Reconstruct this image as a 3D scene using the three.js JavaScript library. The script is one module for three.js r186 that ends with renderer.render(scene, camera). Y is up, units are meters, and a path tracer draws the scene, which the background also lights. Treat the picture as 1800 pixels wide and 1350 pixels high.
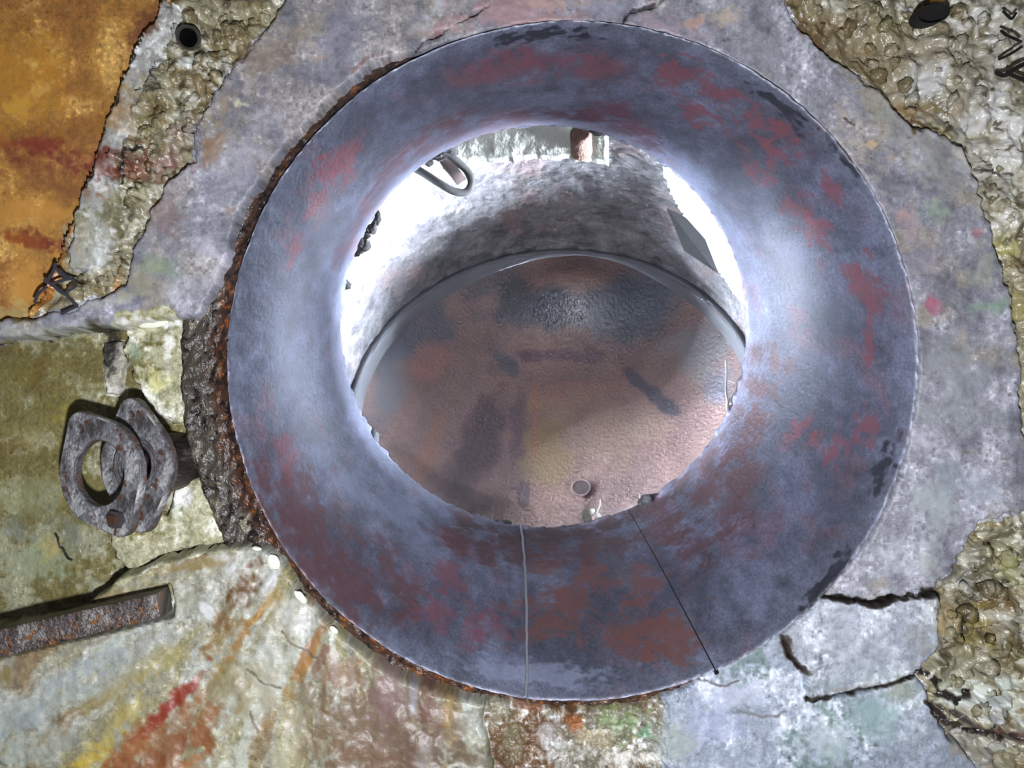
import * as THREE from 'three';
import { mergeGeometries, mergeVertices } from 'three/addons/utils/BufferGeometryUtils.js';

// ---------------------------------------------------------------- camera, sky, light, exposure
const scene = new THREE.Scene();
const CY = 1.0, CAMZ = 1.447;                       // the eye stands 1.447 m in front of the wall plane z = 0
const camera = new THREE.PerspectiveCamera(50.02, 4 / 3, 0.02, 60);
camera.position.set(0, CY, CAMZ);
camera.lookAt(0, CY, 0);
scene.background = new THREE.Color(0.80, 0.88, 1.0);  // overcast daylight behind the casing
scene.backgroundIntensity = 800;
const renderer = new THREE.WebGLRenderer({ antialias: true });
renderer.shadowMap.enabled = true;
renderer.toneMapping = THREE.LinearToneMapping;
renderer.toneMappingExposure = 1.0;
// the photographer's torch, held a forearm below the lens
const torch = new THREE.PointLight(0xf4f6ff, 12.0, 0, 2);
torch.name = 'torch_light';
torch.position.set(0.02, CY - 0.30, CAMZ - 0.02);
torch.castShadow = true; torch.shadow.radius = 1.6; torch.shadow.bias = -0.0005;
scene.add(torch);

// ---------------------------------------------------------------- helpers
let seedState = 20240611;
const rnd = () => { seedState = (seedState + 0x6d2b79f5) | 0; let t = Math.imul(seedState ^ (seedState >>> 15), 1 | seedState); t = (t + Math.imul(t ^ (t >>> 7), 61 | t)) ^ t; return ((t ^ (t >>> 14)) >>> 0) / 4294967296; };
const PERM = new Uint8Array(1024), VAL = new Float32Array(256);
{ const p = [...Array(256).keys()]; for (let i = 255; i > 0; i--) { const j = Math.floor(rnd() * (i + 1)); [p[i], p[j]] = [p[j], p[i]]; } for (let i = 0; i < 1024; i++) PERM[i] = p[i & 255]; for (let i = 0; i < 256; i++) VAL[i] = rnd() * 2 - 1; }
const vn = (x, y) => {                              // value noise, -1..1
  const xi = Math.floor(x), yi = Math.floor(y), fx = x - xi, fy = y - yi;
  const sx = fx * fx * (3 - 2 * fx), sy = fy * fy * (3 - 2 * fy), X = xi & 255, X1 = (xi + 1) & 255, Y = yi & 255, Y1 = (yi + 1) & 255;
  const a = VAL[PERM[PERM[X] + Y]], b = VAL[PERM[PERM[X1] + Y]], c = VAL[PERM[PERM[X] + Y1]], d = VAL[PERM[PERM[X1] + Y1]];
  return a + (b - a) * sx + (c - a) * sy + (a - b - c + d) * sx * sy;
};
const fbm = (x, y, o = 4) => { let s = 0, a = 0.5, f = 1; for (let i = 0; i < o; i++) { s += a * vn(x * f + i * 17.3, y * f + i * 9.7); a *= 0.5; f *= 2.03; } return s; };
const vn3 = (x, y, z) => { const k = Math.floor(z), f = z - k, t = f * f * (3 - 2 * f), a = vn(x + k * 37.71, y + k * 91.37); return a + (vn(x + (k + 1) * 37.71, y + (k + 1) * 91.37) - a) * t; };
const fbm3 = (x, y, z, o = 4) => { let s = 0, a = 0.5, f = 1; for (let i = 0; i < o; i++) { s += a * vn3(x * f + i * 17.3, y * f + i * 9.7, z * f + i * 4.1); a *= 0.5; f *= 2.03; } return s; };
const ss = (a, b, x) => { const t = Math.min(1, Math.max(0, (x - a) / (b - a))); return t * t * (3 - 2 * t); };
const lerp = (a, b, t) => a + (b - a) * t, clamp = (x, a, b) => Math.min(b, Math.max(a, x));
const hash2 = (i, j, k = 0) => (VAL[PERM[PERM[(i + 1024) & 255] + ((j + 1024) & 255)] ^ (k & 255)] + 1) / 2;
// rounded lumps: height 0..1 of the stones or bubbles of a given size
const lumps = (u, v, size) => {
  const x = u / size, y = v / size, xi = Math.floor(x), yi = Math.floor(y); let h = 0;
  for (let j = -1; j <= 1; j++) for (let i = -1; i <= 1; i++) {
    const cx = xi + i + 0.2 + 0.6 * hash2(xi + i, yi + j, 3), cy = yi + j + 0.2 + 0.6 * hash2(xi + i, yi + j, 7), r = 0.35 + 0.4 * hash2(xi + i, yi + j, 11);
    const d = ((x - cx) ** 2 + (y - cy) ** 2) / (r * r); if (d < 1) h = Math.max(h, Math.sqrt(1 - d) * r / 0.75);
  }
  return h;
};
// wall coordinates: u to the right and v down in millimetres on the wall plane, the middle of the view at (900, 675)
const W = (u, v, z = 0) => new THREE.Vector3((u - 900) / 1000, CY + (675 - v) / 1000, z);
// the point at distance z that is sighted over (u, v) of the wall plane; used once, when a thing's place is measured
const at = (u, v, z) => { const k = (CAMZ - z) / CAMZ; return new THREE.Vector3((u - 900) / 1000 * k, CY + (675 - v) / 1000 * k, z); };
const niched = (u, v, z) => [900 + (u - 900) * (CAMZ - z) / CAMZ, 675 + (v - 675) * (CAMZ - z) / CAMZ];
const used = {};
const numbered = (n) => { const k = used[n] = (used[n] ?? -1) + 1; return k ? n + '_' + String(k).padStart(3, '0') : n; };
function shadow(m) { m.castShadow = m.receiveShadow = true; return m; }
function part(name, geometry, material, parent, label) { const m = shadow(new THREE.Mesh(geometry, material)); m.name = numbered(name); if (label) m.userData.label = label; parent.add(m); return m; }
function thing(name, label, category, pos = [0, 0, 0], group) { const g = new THREE.Group(); g.name = numbered(name); g.position.set(...pos); g.userData = { label, category }; if (group) g.userData.group = group; scene.add(g); return g; }
function structure(name, label) { const g = new THREE.Group(); g.name = name; g.userData = { kind: 'structure', label }; scene.add(g); return g; }
function single(name, geometry, material, label, category, group) { const m = part(name, geometry, material, scene, label); m.userData.category = category; if (group) m.userData.group = group; return m; }
const srgb = (data, w, h, wrap = THREE.ClampToEdgeWrapping) => { const t = new THREE.DataTexture(data, w, h, THREE.RGBAFormat); t.colorSpace = THREE.SRGBColorSpace; t.magFilter = THREE.LinearFilter; t.minFilter = THREE.LinearMipmapLinearFilter; t.wrapS = t.wrapT = wrap; t.needsUpdate = true; return t; };
const greyTex = (w, h, f) => { const d = new Uint8Array(w * h * 4); for (let y = 0; y < h; y++) for (let x = 0; x < w; x++) { const g = clamp(f(x, y) * 255, 0, 255), o = (y * w + x) * 4; d[o] = d[o + 1] = d[o + 2] = g; d[o + 3] = 255; } const t = new THREE.DataTexture(d, w, h, THREE.RGBAFormat); t.magFilter = THREE.LinearFilter; t.wrapS = t.wrapT = THREE.RepeatWrapping; t.needsUpdate = true; return t; };
const tile = (x, y, n, f, o = 4) => { let s = 0, a = 0.5, q = f; for (let i = 0; i < o; i++) { s += a * vn2t(x / n * q, y / n * q, q, i); a *= 0.55; q *= 2; } return s; };
function vn2t(x, y, q, k) { const xi = Math.floor(x), yi = Math.floor(y), fx = x - xi, fy = y - yi, sx = fx * fx * (3 - 2 * fx), sy = fy * fy * (3 - 2 * fy); const g = (i, j) => VAL[PERM[PERM[((i % q) + q) % q + k * 31 & 255] + (((j % q) + q) % q & 255)]]; const a = g(xi, yi), b = g(xi + 1, yi), c = g(xi, yi + 1), d = g(xi + 1, yi + 1); return a + (b - a) * sx + (c - a) * sy + (a - b - c + d) * sx * sy; }
const grainTex = greyTex(512, 512, (x, y) => 0.5 + 0.55 * tile(x, y, 512, 16, 5));
const grain = (s) => { const t = grainTex.clone(); t.repeat.set(s, s); t.needsUpdate = true; return t; };
// paint a soft-edged patch of colour into a float RGB field; ragged by noise
function grid(rows, cols, f, closedU = false) {      // f(i, j) -> [x, y, z, u, v]
  const pos = [], uv = [], idx = [];
  for (let j = 0; j <= rows; j++) for (let i = 0; i <= cols; i++) { const p = f(i / cols, j / rows, i, j); pos.push(p[0], p[1], p[2]); uv.push(p[3] ?? i / cols, p[4] ?? j / rows); }
  for (let j = 0; j < rows; j++) for (let i = 0; i < cols; i++) { const a = j * (cols + 1) + i, b = a + 1, c = a + cols + 1, d = c + 1; idx.push(a, b, d, a, d, c); }
  const g = new THREE.BufferGeometry(); g.setAttribute('position', new THREE.Float32BufferAttribute(pos, 3)); g.setAttribute('uv', new THREE.Float32BufferAttribute(uv, 2)); g.setIndex(idx); g.computeVertexNormals(); return g;
}
function tube(points, r, seg = 40, sides = 8) { return new THREE.TubeGeometry(new THREE.CatmullRomCurve3(points), seg, r, sides); }
function lump(size, squash = [1, 1, 1], rough = 0.25, detail = 2) {   // an irregular lump of rust, stone or dirt
  let g = mergeVertices(new THREE.IcosahedronGeometry(1, detail).deleteAttribute('uv').deleteAttribute('normal'));
  const p = g.attributes.position, k = rnd() * 200;
  for (let i = 0; i < p.count; i++) { const x = p.getX(i), y = p.getY(i), z = p.getZ(i), f = size * (1 + rough * (fbm(x * 1.7 + k, y * 1.7 + z * 2.3 + k, 3) * 2)); p.setXYZ(i, x * f * squash[0], y * f * squash[1], z * f * squash[2]); }
  const uv = new Float32Array(p.count * 2); for (let i = 0; i < p.count; i++) { uv[2 * i] = p.getX(i) * 4; uv[2 * i + 1] = (p.getY(i) + p.getZ(i)) * 4; }
  g.setAttribute('uv', new THREE.BufferAttribute(uv, 2)); g.computeVertexNormals(); return g;
}
const metal = (hex, rough, bump = 0.001, scale = 8, metalness = 0.2) => new THREE.MeshStandardMaterial({ color: hex, roughness: rough, metalness, bumpMap: grain(scale), bumpScale: bump });
function mottled(tones, rough, rep = 4, bump = 0.002, metalness = 0.25) {  // worn metal: main tone, pale wear, dark dirt, rust
  const n = 256, D = new Uint8Array(n * n * 4);
  for (let y = 0; y < n; y++) for (let x = 0; x < n; x++) {
    const a = tile(x, y, n, 4, 5), b = tile(x + 91, y + 37, n, 8, 4), e = tile(x + 13, y + 71, n, 32, 3), o = (y * n + x) * 4; let c = tones[0];
    c = c.map((p, i) => lerp(p, tones[1][i], ss(0.05, 0.4, a + 0.5 * e))); c = c.map((p, i) => lerp(p, tones[2][i], ss(0.08, 0.42, -a + 0.4 * b))); c = c.map((p, i) => lerp(p, tones[3][i], ss(0.22, 0.5, b + 0.4 * e)));
    for (let i = 0; i < 3; i++) D[o + i] = clamp(c[i] * (1 + 0.2 * e), 0, 255); D[o + 3] = 255;
  }
  const t = srgb(D, n, n, THREE.RepeatWrapping); t.repeat.set(rep, rep);
  return new THREE.MeshPhysicalMaterial({ map: t, roughness: rough, metalness, bumpMap: grain(rep * 1.3), bumpScale: bump });
}

// ---------------------------------------------------------------- the wall: layout in wall millimetres
const U0 = -350, V0 = -325, UW = 2500, VH = 2000;
const RC = [1006, 635], ROUT = 602;                  // the mouth ring's middle and outer radius
const GAP = [[0, 6], [20, 4], [50, 3], [78, 4], [90, 4], [103, 6], [116, 12], [124, 36], [131, 33], [140, 30], [150, 36], [155, 44], [162, 37], [167, 38], [172, 56], [176, 80], [205, 80], [210, 40], [214, 22], [219, 30], [225, 32], [240, 36], [248, 32], [260, 17], [270, 19], [279, 23], [289, 19], [295, 4], [308, 5], [320, 5], [340, 10], [350, 4], [360, 6]];
const gapAt = (deg) => { deg = (deg + 360) % 360; for (let i = 1; i < GAP.length; i++) if (deg <= GAP[i][0]) return lerp(GAP[i - 1][1], GAP[i][1], (deg - GAP[i - 1][0]) / (GAP[i][0] - GAP[i - 1][0])); return 6; };
const fromRing = (u, v) => { const du = u - RC[0], dv = RC[1] - v; return Math.hypot(du, dv * 1.015) - ROUT - gapAt(Math.atan2(dv, du) * 180 / Math.PI); };
const sdPoly = (p, x, y) => {
  let d = 1e9, s = -1;
  for (let i = 0, j = p.length - 1; i < p.length; j = i++) {
    const ex = p[j][0] - p[i][0], ey = p[j][1] - p[i][1], wx = x - p[i][0], wy = y - p[i][1], t = clamp((wx * ex + wy * ey) / (ex * ex + ey * ey), 0, 1), bx = wx - ex * t, by = wy - ey * t;
    d = Math.min(d, bx * bx + by * by);
    if ((p[i][1] > y) !== (p[j][1] > y) && x < ex * (y - p[i][1]) / ey + p[i][0]) s = -s;
  }
  return s * Math.sqrt(d);
};
const ridge = (x) => 1 - Math.abs(x);
const PLATES = [
  { name: 'rendered_panel', label: 'smooth rendered panel stained orange and rust brown', c: 'orange', warp: [5, 3], edge: 6, poly: [[-350, -325], [345, -325], [292, 0], [232, 110], [172, 270], [122, 400], [72, 512], [40, 560], [-10, 575], [-350, 610]],
    z: (u, v) => -0.022 + 0.004 * fbm(u / 120, v / 80, 2) + 0.0007 * fbm(u / 24, v / 20, 3) },
  { name: 'pebble_render', label: 'coarse glittering pebble render under the ring', c: 'pebble', warp: [6, 4], edge: 14, ring: true, poly: [[760, 1100], [1250, 1100], [1200, 1240], [1180, 1330], [1260, 1440], [1260, 1675], [840, 1675], [800, 1330]],
    z: (u, v) => -0.006 + 0.008 * lumps(u, v, 21) + 0.006 * lumps(u + 50, v + 9, 12) + 0.008 * fbm(u / 30, v / 70, 3) },
  { name: 'flared_render', label: 'stained render flaring away from the ring at lower left', c: 'flare', warp: [4, 2], edge: 10, ring: true, poly: [[500, 972], [440, 959], [380, 969], [290, 984], [212, 1022], [150, 1075], [110, 1098], [0, 1108], [-350, 1170], [-350, 1675], [880, 1675], [868, 1400], [845, 1260], [850, 1180], [700, 1000]],
    z: (u, v) => { const a = Math.atan2(v - 900, u - 560), r = Math.hypot(u - 560, v - 900); return 0.012 + 0.02 * ss(150, 700, r) + 0.010 * fbm(a * 6, r / 170, 3) + 0.006 * fbm(u / 26, v / 34, 3) + 0.005 * lumps(u, v, 46) * ss(480, 560, u) - 0.055 * ss(-3, 4, sdPoly([[-350, 1180], [-350, 1230], [0, 1150], [300, 1082], [309, 1078], [307, 1024], [296, 1026], [0, 1098]], u, v)); } },
  { name: 'plaster_lip', label: 'pale plaster lip along the edge of the orange panel', c: 'lip', warp: [4, 4], edge: 8, poly: [[292, 10], [318, 30], [285, 95], [262, 150], [238, 165], [230, 220], [205, 240], [188, 300], [206, 330], [196, 420], [170, 470], [120, 470], [135, 380], [165, 300], [190, 215], [232, 105], [262, 45]],
    z: (u, v) => 0.004 + 0.006 * fbm(u / 24, v / 30, 3) },
  { name: 'plaster_slab', label: 'grey plaster collar above and left of the ring', c: 'collar', warp: [5, 3], edge: 8, ring: true, poly: [[585, -325], [515, 0], [430, 110], [372, 175], [348, 240], [352, 290], [320, 300], [292, 330], [262, 400], [238, 440], [222, 500], [140, 545], [60, 562], [-350, 612], [-350, 640], [0, 592], [180, 572], [352, 549], [600, 545], [1000, 400], [700, 126], [742, 76], [800, 45], [862, 10], [880, -325]],
    z: (u, v) => 0.006 + 0.007 * fbm(u / 120, v / 120, 3) + 0.003 * fbm(u / 22, v / 22, 3) },
  { name: 'plaster_slab', label: 'pink-grey plaster collar slab above the ring', c: 'collar', warp: [4, 3], edge: 6, ring: true, poly: [[866, -325], [861, 14], [800, 49], [745, 80], [704, 128], [900, 400], [1050, 300], [1083, 60], [1100, 22], [1150, 8], [1180, -20], [1200, -325]],
    z: (u, v) => 0.007 + 0.005 * fbm(u / 100, v / 80, 3) + 0.003 * fbm(u / 20, v / 20, 3) },
  { name: 'plaster_slab', label: 'smooth grey plaster collar on the right of the ring', c: 'collar', warp: [5, 4], edge: 10, ring: true, poly: [[1204, -325], [1184, -18], [1154, 11], [1104, 26], [1087, 62], [1050, 300], [1050, 700], [1300, 950], [1400, 1052], [1440, 1040], [1478, 1046], [1530, 1052], [1600, 1040], [1645, 1032], [1672, 1005], [1690, 975], [1722, 916], [1762, 905], [1800, 890], [1840, 840], [1795, 770], [1786, 640], [1770, 520], [1738, 410], [1712, 320], [1690, 262], [1640, 235], [1600, 222], [1540, 160], [1470, 112], [1405, 62], [1374, 0], [1340, -325]],
    z: (u, v) => 0.006 + 0.008 * fbm(u / 140, v / 140, 3) + 0.003 * fbm(u / 24, v / 24, 3) },
  { name: 'plaster_slab', label: 'pale cracked slab between two cracks at lower right', c: 'pale', warp: [3, 3], edge: 7, ring: true, poly: [[1300, 1030], [1400, 1064], [1440, 1052], [1484, 1058], [1530, 1066], [1600, 1054], [1640, 1048], [1646, 1130], [1606, 1180], [1560, 1198], [1500, 1211], [1424, 1228], [1418, 1178], [1390, 1150], [1376, 1112]],
    z: (u, v) => 0.010 + 0.006 * fbm(u / 90, v / 90, 3) + 0.002 * fbm(u / 15, v / 15, 3) },
  { name: 'plaster_slab', label: 'blue-grey slab along the bottom below the crack', c: 'pale2', warp: [4, 3], edge: 8, ring: true, poly: [[1100, 1080], [1300, 1080], [1372, 1116], [1386, 1156], [1413, 1184], [1418, 1236], [1500, 1220], [1562, 1207], [1608, 1192], [1636, 1242], [1652, 1280], [1700, 1330], [1780, 1420], [1800, 1675], [1230, 1675], [1230, 1440], [1165, 1330], [1180, 1240]],
    z: (u, v) => 0.003 + 0.008 * fbm(u / 110, v / 110, 3) + 0.002 * fbm(u / 15, v / 15, 3) },
  { name: 'niche_render', label: 'rough pale render above the pipe in the niche', c: 'lime', warp: [5, 4], edge: 8, poly: [[212, 560], [300, 545], [318, 600], [306, 660], [330, 720], [306, 748], [262, 728], [236, 690], [216, 660], [206, 610]],
    z: (u, v) => -0.034 + 0.010 * fbm(u / 30, v / 30, 4) + 0.006 * lumps(u, v, 26) },
  { name: 'niche_render', label: 'pale rough render below the pipe in the niche', c: 'lime', warp: [5, 4], edge: 8, poly: [[300, 850], [362, 838], [372, 900], [392, 960], [300, 975], [222, 1012], [186, 985], [180, 945], [220, 925], [285, 905]],
    z: (u, v) => -0.036 + 0.008 * fbm(u / 30, v / 30, 4) + 0.006 * lumps(u, v, 28) },
  { name: 'niche_render', label: 'narrow upright strip of pale render in the niche', c: 'lime2', warp: [3, 3], edge: 7, poly: [[155, 600], [186, 600], [190, 640], [178, 690], [165, 688], [160, 640]],
    z: (u, v) => -0.050 + 0.006 * fbm(u / 24, v / 24, 4) },
];
for (const p of PLATES) { const b = [1e9, 1e9, -1e9, -1e9]; for (const [x, y] of p.poly) { b[0] = Math.min(b[0], x); b[1] = Math.min(b[1], y); b[2] = Math.max(b[2], x); b[3] = Math.max(b[3], y); } p.box = b; }
function plateD(p, u, v) {
  if (u < p.box[0] - 20 || v < p.box[1] - 20 || u > p.box[2] + 20 || v > p.box[3] + 20) return -99;
  let d = sdPoly(p.poly, u, v) + p.warp[0] * vn(u / 31 + 3, v / 31) + p.warp[1] * vn(u / 11, v / 11 + 5) + 0.5 * p.warp[1] * vn(u / 5, v / 5);
  if (p.ring) { const r = fromRing(u, v); d = Math.min(d, r + (r < 30 ? (2.5 * vn(u / 16, v / 16) + 2 * vn(u / 7, v / 7)) : 0)); }
  return d;
}
const NICHE = [[-350, 632], [0, 590], [352, 548], [420, 560], [420, 990], [300, 1000], [212, 1030], [110, 1100], [0, 1110], [-350, 1172]];
const inNiche = (u, v) => (u > 430 || v < 530 || v > 1190) ? 0 : ss(-6, 8, sdPoly(NICHE, u, v));
function zBase(u, v) {
  const n = inNiche(u, v), r = Math.hypot(u - RC[0], v - RC[1]);
  const right = ss(1300, 1500, u), lowerRight = right * ss(850, 1000, v);
  let z = -0.012 + 0.022 * fbm(u / 75, v / 75, 4) + (1 - 0.5 * right) * (0.014 * lumps(u, v, 44) + 0.009 * lumps(u + 71, v + 33, 23)) + right * 0.018 * fbm(u / 32 + 9, v / 40, 4) - 0.006 + 0.006 * fbm(u / 11, v / 11 + 30, 3) + 0.004 * lumps(u + 13, v + 77, 11);
  z -= lowerRight * 0.020 * ss(0.72, 0.95, ridge(fbm(u / 110, v / 45 + u / 160, 3) * 1.6));
  const zn = -0.060 + 0.006 * fbm(u / 90, v / 60, 3) + 0.003 * lumps(u, v, 60) * ss(700, 900, v);
  z = lerp(z, zn, n);
  for (const p of PLATES) if (u > p.box[0] && v > p.box[1] && u < p.box[2] && v < p.box[3]) { const d = sdPoly(p.poly, u, v); if (d > 6) z = Math.min(z, p.z(u, v) - 0.012 - 0.02 * ss(6, 20, d)); }
  return Math.min(z, lerp(-0.034, 0.05, ss(700, 735, r)) + 0.1 * ss(730, 760, r));
}

// ---------------------------------------------------------------- the wall's colour: pigment, stains, moss, lime and painted crack shade
const TW = 2048, TH = 1638;
const wallMap = (() => {
  const C = new Float32Array(TW * TH * 3);
  const mix3 = (o, c, t) => { C[o] += (c[0] - C[o]) * t; C[o + 1] += (c[1] - C[o + 1]) * t; C[o + 2] += (c[2] - C[o + 2]) * t; };
  const set = (o, c) => { C[o] = c[0]; C[o + 1] = c[1]; C[o + 2] = c[2]; };
  const kinds = {
    base: (o, u, v, a, b, e) => { set(o, [148, 142, 116]); mix3(o, [184, 182, 166], ss(0.0, 0.4, a + 0.4 * e)); mix3(o, [112, 100, 72], ss(0.08, 0.38, b + 0.5 * e)); mix3(o, [74, 66, 48], ss(0.25, 0.55, -b + 0.6 * a - 0.4 * e) * 0.6); },
    orange: (o, u, v, a, b, e) => { set(o, [170, 124, 60]); mix3(o, [190, 150, 84], ss(0, 0.45, b + 0.2 * e)); mix3(o, [142, 94, 50], 0.7 * ss(0.05, 0.4, -a - 0.3 * b)); },
    collar: (o, u, v, a, b, e) => { set(o, [136, 136, 144]); mix3(o, [160, 160, 168], ss(-0.05, 0.45, b + 0.35 * e)); mix3(o, [138, 130, 124], 0.6 * ss(0.08, 0.42, a + 0.4 * b)); mix3(o, [110, 110, 120], 0.7 * ss(0.12, 0.45, -b + 0.4 * a)); mix3(o, [148, 140, 124], 0.7 * ss(0.22, 0.5, fbm(u / 70 + 90, v / 70, 4))); },
    pale: (o, u, v, a, b, e) => { set(o, [150, 155, 164]); mix3(o, [182, 186, 192], ss(-0.1, 0.5, b + 0.3 * e)); mix3(o, [126, 132, 138], ss(0.05, 0.35, a - 0.4 * e)); },
    pale2: (o, u, v, a, b, e) => { set(o, [142, 150, 162]); mix3(o, [180, 186, 196], ss(-0.1, 0.5, b + 0.3 * e)); mix3(o, [116, 132, 132], ss(0.04, 0.35, a - 0.4 * e)); },
    lip: (o, u, v, a, b, e) => { set(o, [162, 162, 156]); mix3(o, [190, 192, 188], ss(0, 0.3, b + 0.4 * e)); mix3(o, [130, 126, 98], ss(0.08, 0.35, a - 0.4 * e)); },
    flare: (o, u, v, a, b, e) => {
      const w = 0.05 * fbm(u / 60, v / 60, 3), t = Math.atan2(v - 840, u - 560) + w, r = Math.hypot(u - 560, v - 840), s = fbm(t * 9, r / 420, 4), q = fbm(t * 14 + 7, r / 200, 4), k = fbm(t * 40, r / 90, 3);
      set(o, [142, 140, 122]); mix3(o, [168, 172, 164], ss(-0.15, 0.4, s + 0.15 * e)); mix3(o, [128, 120, 84], 0.8 * ss(0.0, 0.4, q + 0.3 * b)); mix3(o, [116, 92, 58], ss(0.12, 0.45, -q + 0.2 * k + 0.3 * a) * 0.65); mix3(o, [184, 186, 180], ss(0.15, 0.45, k + 0.5 * s) * 0.4);
    },
    pebble: (o, u, v, a, b, e) => { set(o, [116, 110, 94]); mix3(o, [196, 196, 196], ss(0.04, 0.5, 0.8 * e + 0.3 * b)); mix3(o, [100, 74, 52], ss(0.02, 0.32, a - 0.5 * e)); },
    lime: (o, u, v, a, b, e) => { set(o, [166, 164, 132]); mix3(o, [206, 206, 190], ss(-0.05, 0.42, b + 0.35 * e)); mix3(o, [126, 118, 70], ss(0.06, 0.36, a - 0.5 * e)); },
    lime2: (o, u, v, a, b, e) => { set(o, [160, 156, 140]); mix3(o, [190, 186, 176], ss(0, 0.3, b + 0.5 * e)); },
    niche: (o, u, v, a, b, e) => { set(o, [114, 106, 66]); mix3(o, [142, 140, 114], ss(-0.05, 0.35, b + 0.4 * e + ss(820, 980, v) * 0.35)); mix3(o, [92, 80, 46], ss(0.05, 0.38, a + 0.4 * e)); },
  };
  for (let y = 0; y < TH; y++) for (let x = 0; x < TW; x++) {
    const u = U0 + (x + 0.5) / TW * UW, v = V0 + VH - (y + 0.5) / TH * VH, o = (y * TW + x) * 3;
    if (Math.hypot(u - RC[0], v - RC[1]) < 560) continue;
    const a = fbm(u / 130, v / 130, 3), b = fbm(u / 46 + 40, v / 46, 4), e = fbm(u / 9, v / 9 + 60, 3);
    let k = 'base', best = -1;
    for (const p of PLATES) { const d = plateD(p, u, v); if (d > -8) { k = p.c; best = d; } }
    if (k === 'base' && inNiche(u, v) > 0.5) k = 'niche';
    kinds[k](o, u, v, a, b, e);
    const g = vn(u / 5.3 + 31, v / 5.3), f = (1 + 0.17 * e + 0.09 * vn(u / 2.4, v / 2.4) + 0.10 * b) * (1 - 0.22 * ss(0.62, 0.95, g + 0.4 * b) + 0.22 * ss(0.66, 0.95, -g + 0.4 * b));
    C[o] *= f; C[o + 1] *= f; C[o + 2] *= f;
  }
  // patches: u, v, half-width, half-height, turn in degrees, colour, strength, raggedness
  const P = (u, v, ru, rv, deg, col, s = 0.7, n = 1.1) => {
    const c = Math.cos(deg * Math.PI / 180), q = Math.sin(deg * Math.PI / 180), R = Math.max(ru, rv) * 1.5;
    const x0 = Math.max(0, Math.floor((u - R - U0) / UW * TW)), x1 = Math.min(TW - 1, Math.ceil((u + R - U0) / UW * TW)), y0 = Math.max(0, Math.floor((V0 + VH - v - R) / VH * TH)), y1 = Math.min(TH - 1, Math.ceil((V0 + VH - v + R) / VH * TH));
    const w = Math.min(ru, rv) * 0.8;
    for (let y = y0; y <= y1; y++) for (let x = x0; x <= x1; x++) {
      const du = U0 + (x + 0.5) / TW * UW - u, dv = V0 + VH - (y + 0.5) / TH * VH - v, lx = (du * c + dv * q) / ru, ly = (-du * q + dv * c) / rv, d = Math.hypot(lx, ly);
      if (d > 1.5) continue;
      const along = (du * c + dv * q), across = (-du * q + dv * c);
      const m = ss(0, 0.95, 1.12 - d + n * (0.8 * fbm(along / w * 0.6 * Math.min(1, rv / ru * 2) + u, across / w * 0.6 * Math.min(1, ru / rv * 2) + v, 5) + 0.7 * fbm((du + u) / 11, (dv + v) / 11, 3))) * s;
      if (m > 0.002) mix3((y * TW + x) * 3, col, m);
    }
  };
  const N = (u, v, ...r) => P(...niched(u, v, -0.06), ...r);
  // orange panel
  P(120, 275, 190, 36, 6, [104, 46, 36], 0.85); P(60, 250, 90, 22, 4, [112, 40, 34], 0.7); P(110, 330, 120, 30, 8, [122, 78, 48], 0.6); P(40, 120, 110, 110, 0, [176, 122, 40], 0.6);
  P(250, 40, 50, 40, -50, [92, 52, 34], 0.7); P(30, 365, 70, 30, 0, [186, 134, 62], 0.8); P(70, 425, 90, 24, 12, [98, 40, 32], 0.85); P(20, 415, 50, 16, 10, [138, 70, 30], 0.7); P(40, 500, 70, 50, -20, [190, 138, 64], 0.8);
  P(80, 490, 22, 50, 20, [150, 90, 40], 0.7); P(5, 550, 40, 30, 0, [168, 160, 110], 0.6); P(45, 105, 18, 14, 0, [206, 170, 90], 0.8); P(60, 150, 40, 10, -30, [196, 158, 84], 0.6); P(190, 190, 60, 60, 0, [140, 96, 40], 0.5); P(15, 180, 30, 20, 0, [196, 150, 60], 0.7);
  // upper-left rubble
  P(395, 200, 40, 60, 20, [142, 128, 100], 0.8); P(420, 182, 16, 12, 0, [206, 204, 176], 0.9); P(375, 260, 26, 30, 30, [140, 110, 84], 0.7); P(305, 260, 60, 34, -65, [140, 120, 112], 0.6); P(320, 195, 34, 12, -30, [206, 206, 190], 0.7); P(330, 110, 20, 16, 0, [196, 200, 200], 0.7);
  P(250, 200, 40, 60, 20, [132, 122, 84], 0.5); P(240, 350, 34, 70, 15, [150, 148, 112], 0.6); P(150, 420, 36, 60, 20, [160, 156, 128], 0.6); P(170, 450, 22, 16, 0, [206, 210, 204], 0.8); P(165, 475, 14, 10, 0, [220, 216, 210], 0.8); P(120, 430, 20, 50, -25, [150, 152, 150], 0.7); P(195, 530, 60, 14, -8, [176, 178, 172], 0.7);
  P(450, 40, 40, 60, 30, [138, 132, 100], 0.4);
  // collar, left and top
  P(290, 380, 50, 50, 0, [122, 104, 100], 0.6); P(285, 470, 60, 26, 10, [122, 138, 118], 0.75); P(250, 500, 40, 40, 0, [150, 146, 118], 0.6); P(200, 500, 10, 24, 20, [168, 122, 76], 0.8); P(370, 440, 40, 26, 10, [186, 186, 196], 0.8); P(400, 470, 22, 40, 20, [178, 178, 190], 0.7); P(330, 505, 60, 30, -20, [166, 164, 168], 0.6); P(402, 368, 12, 12, 0, [160, 128, 118], 0.8);
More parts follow.
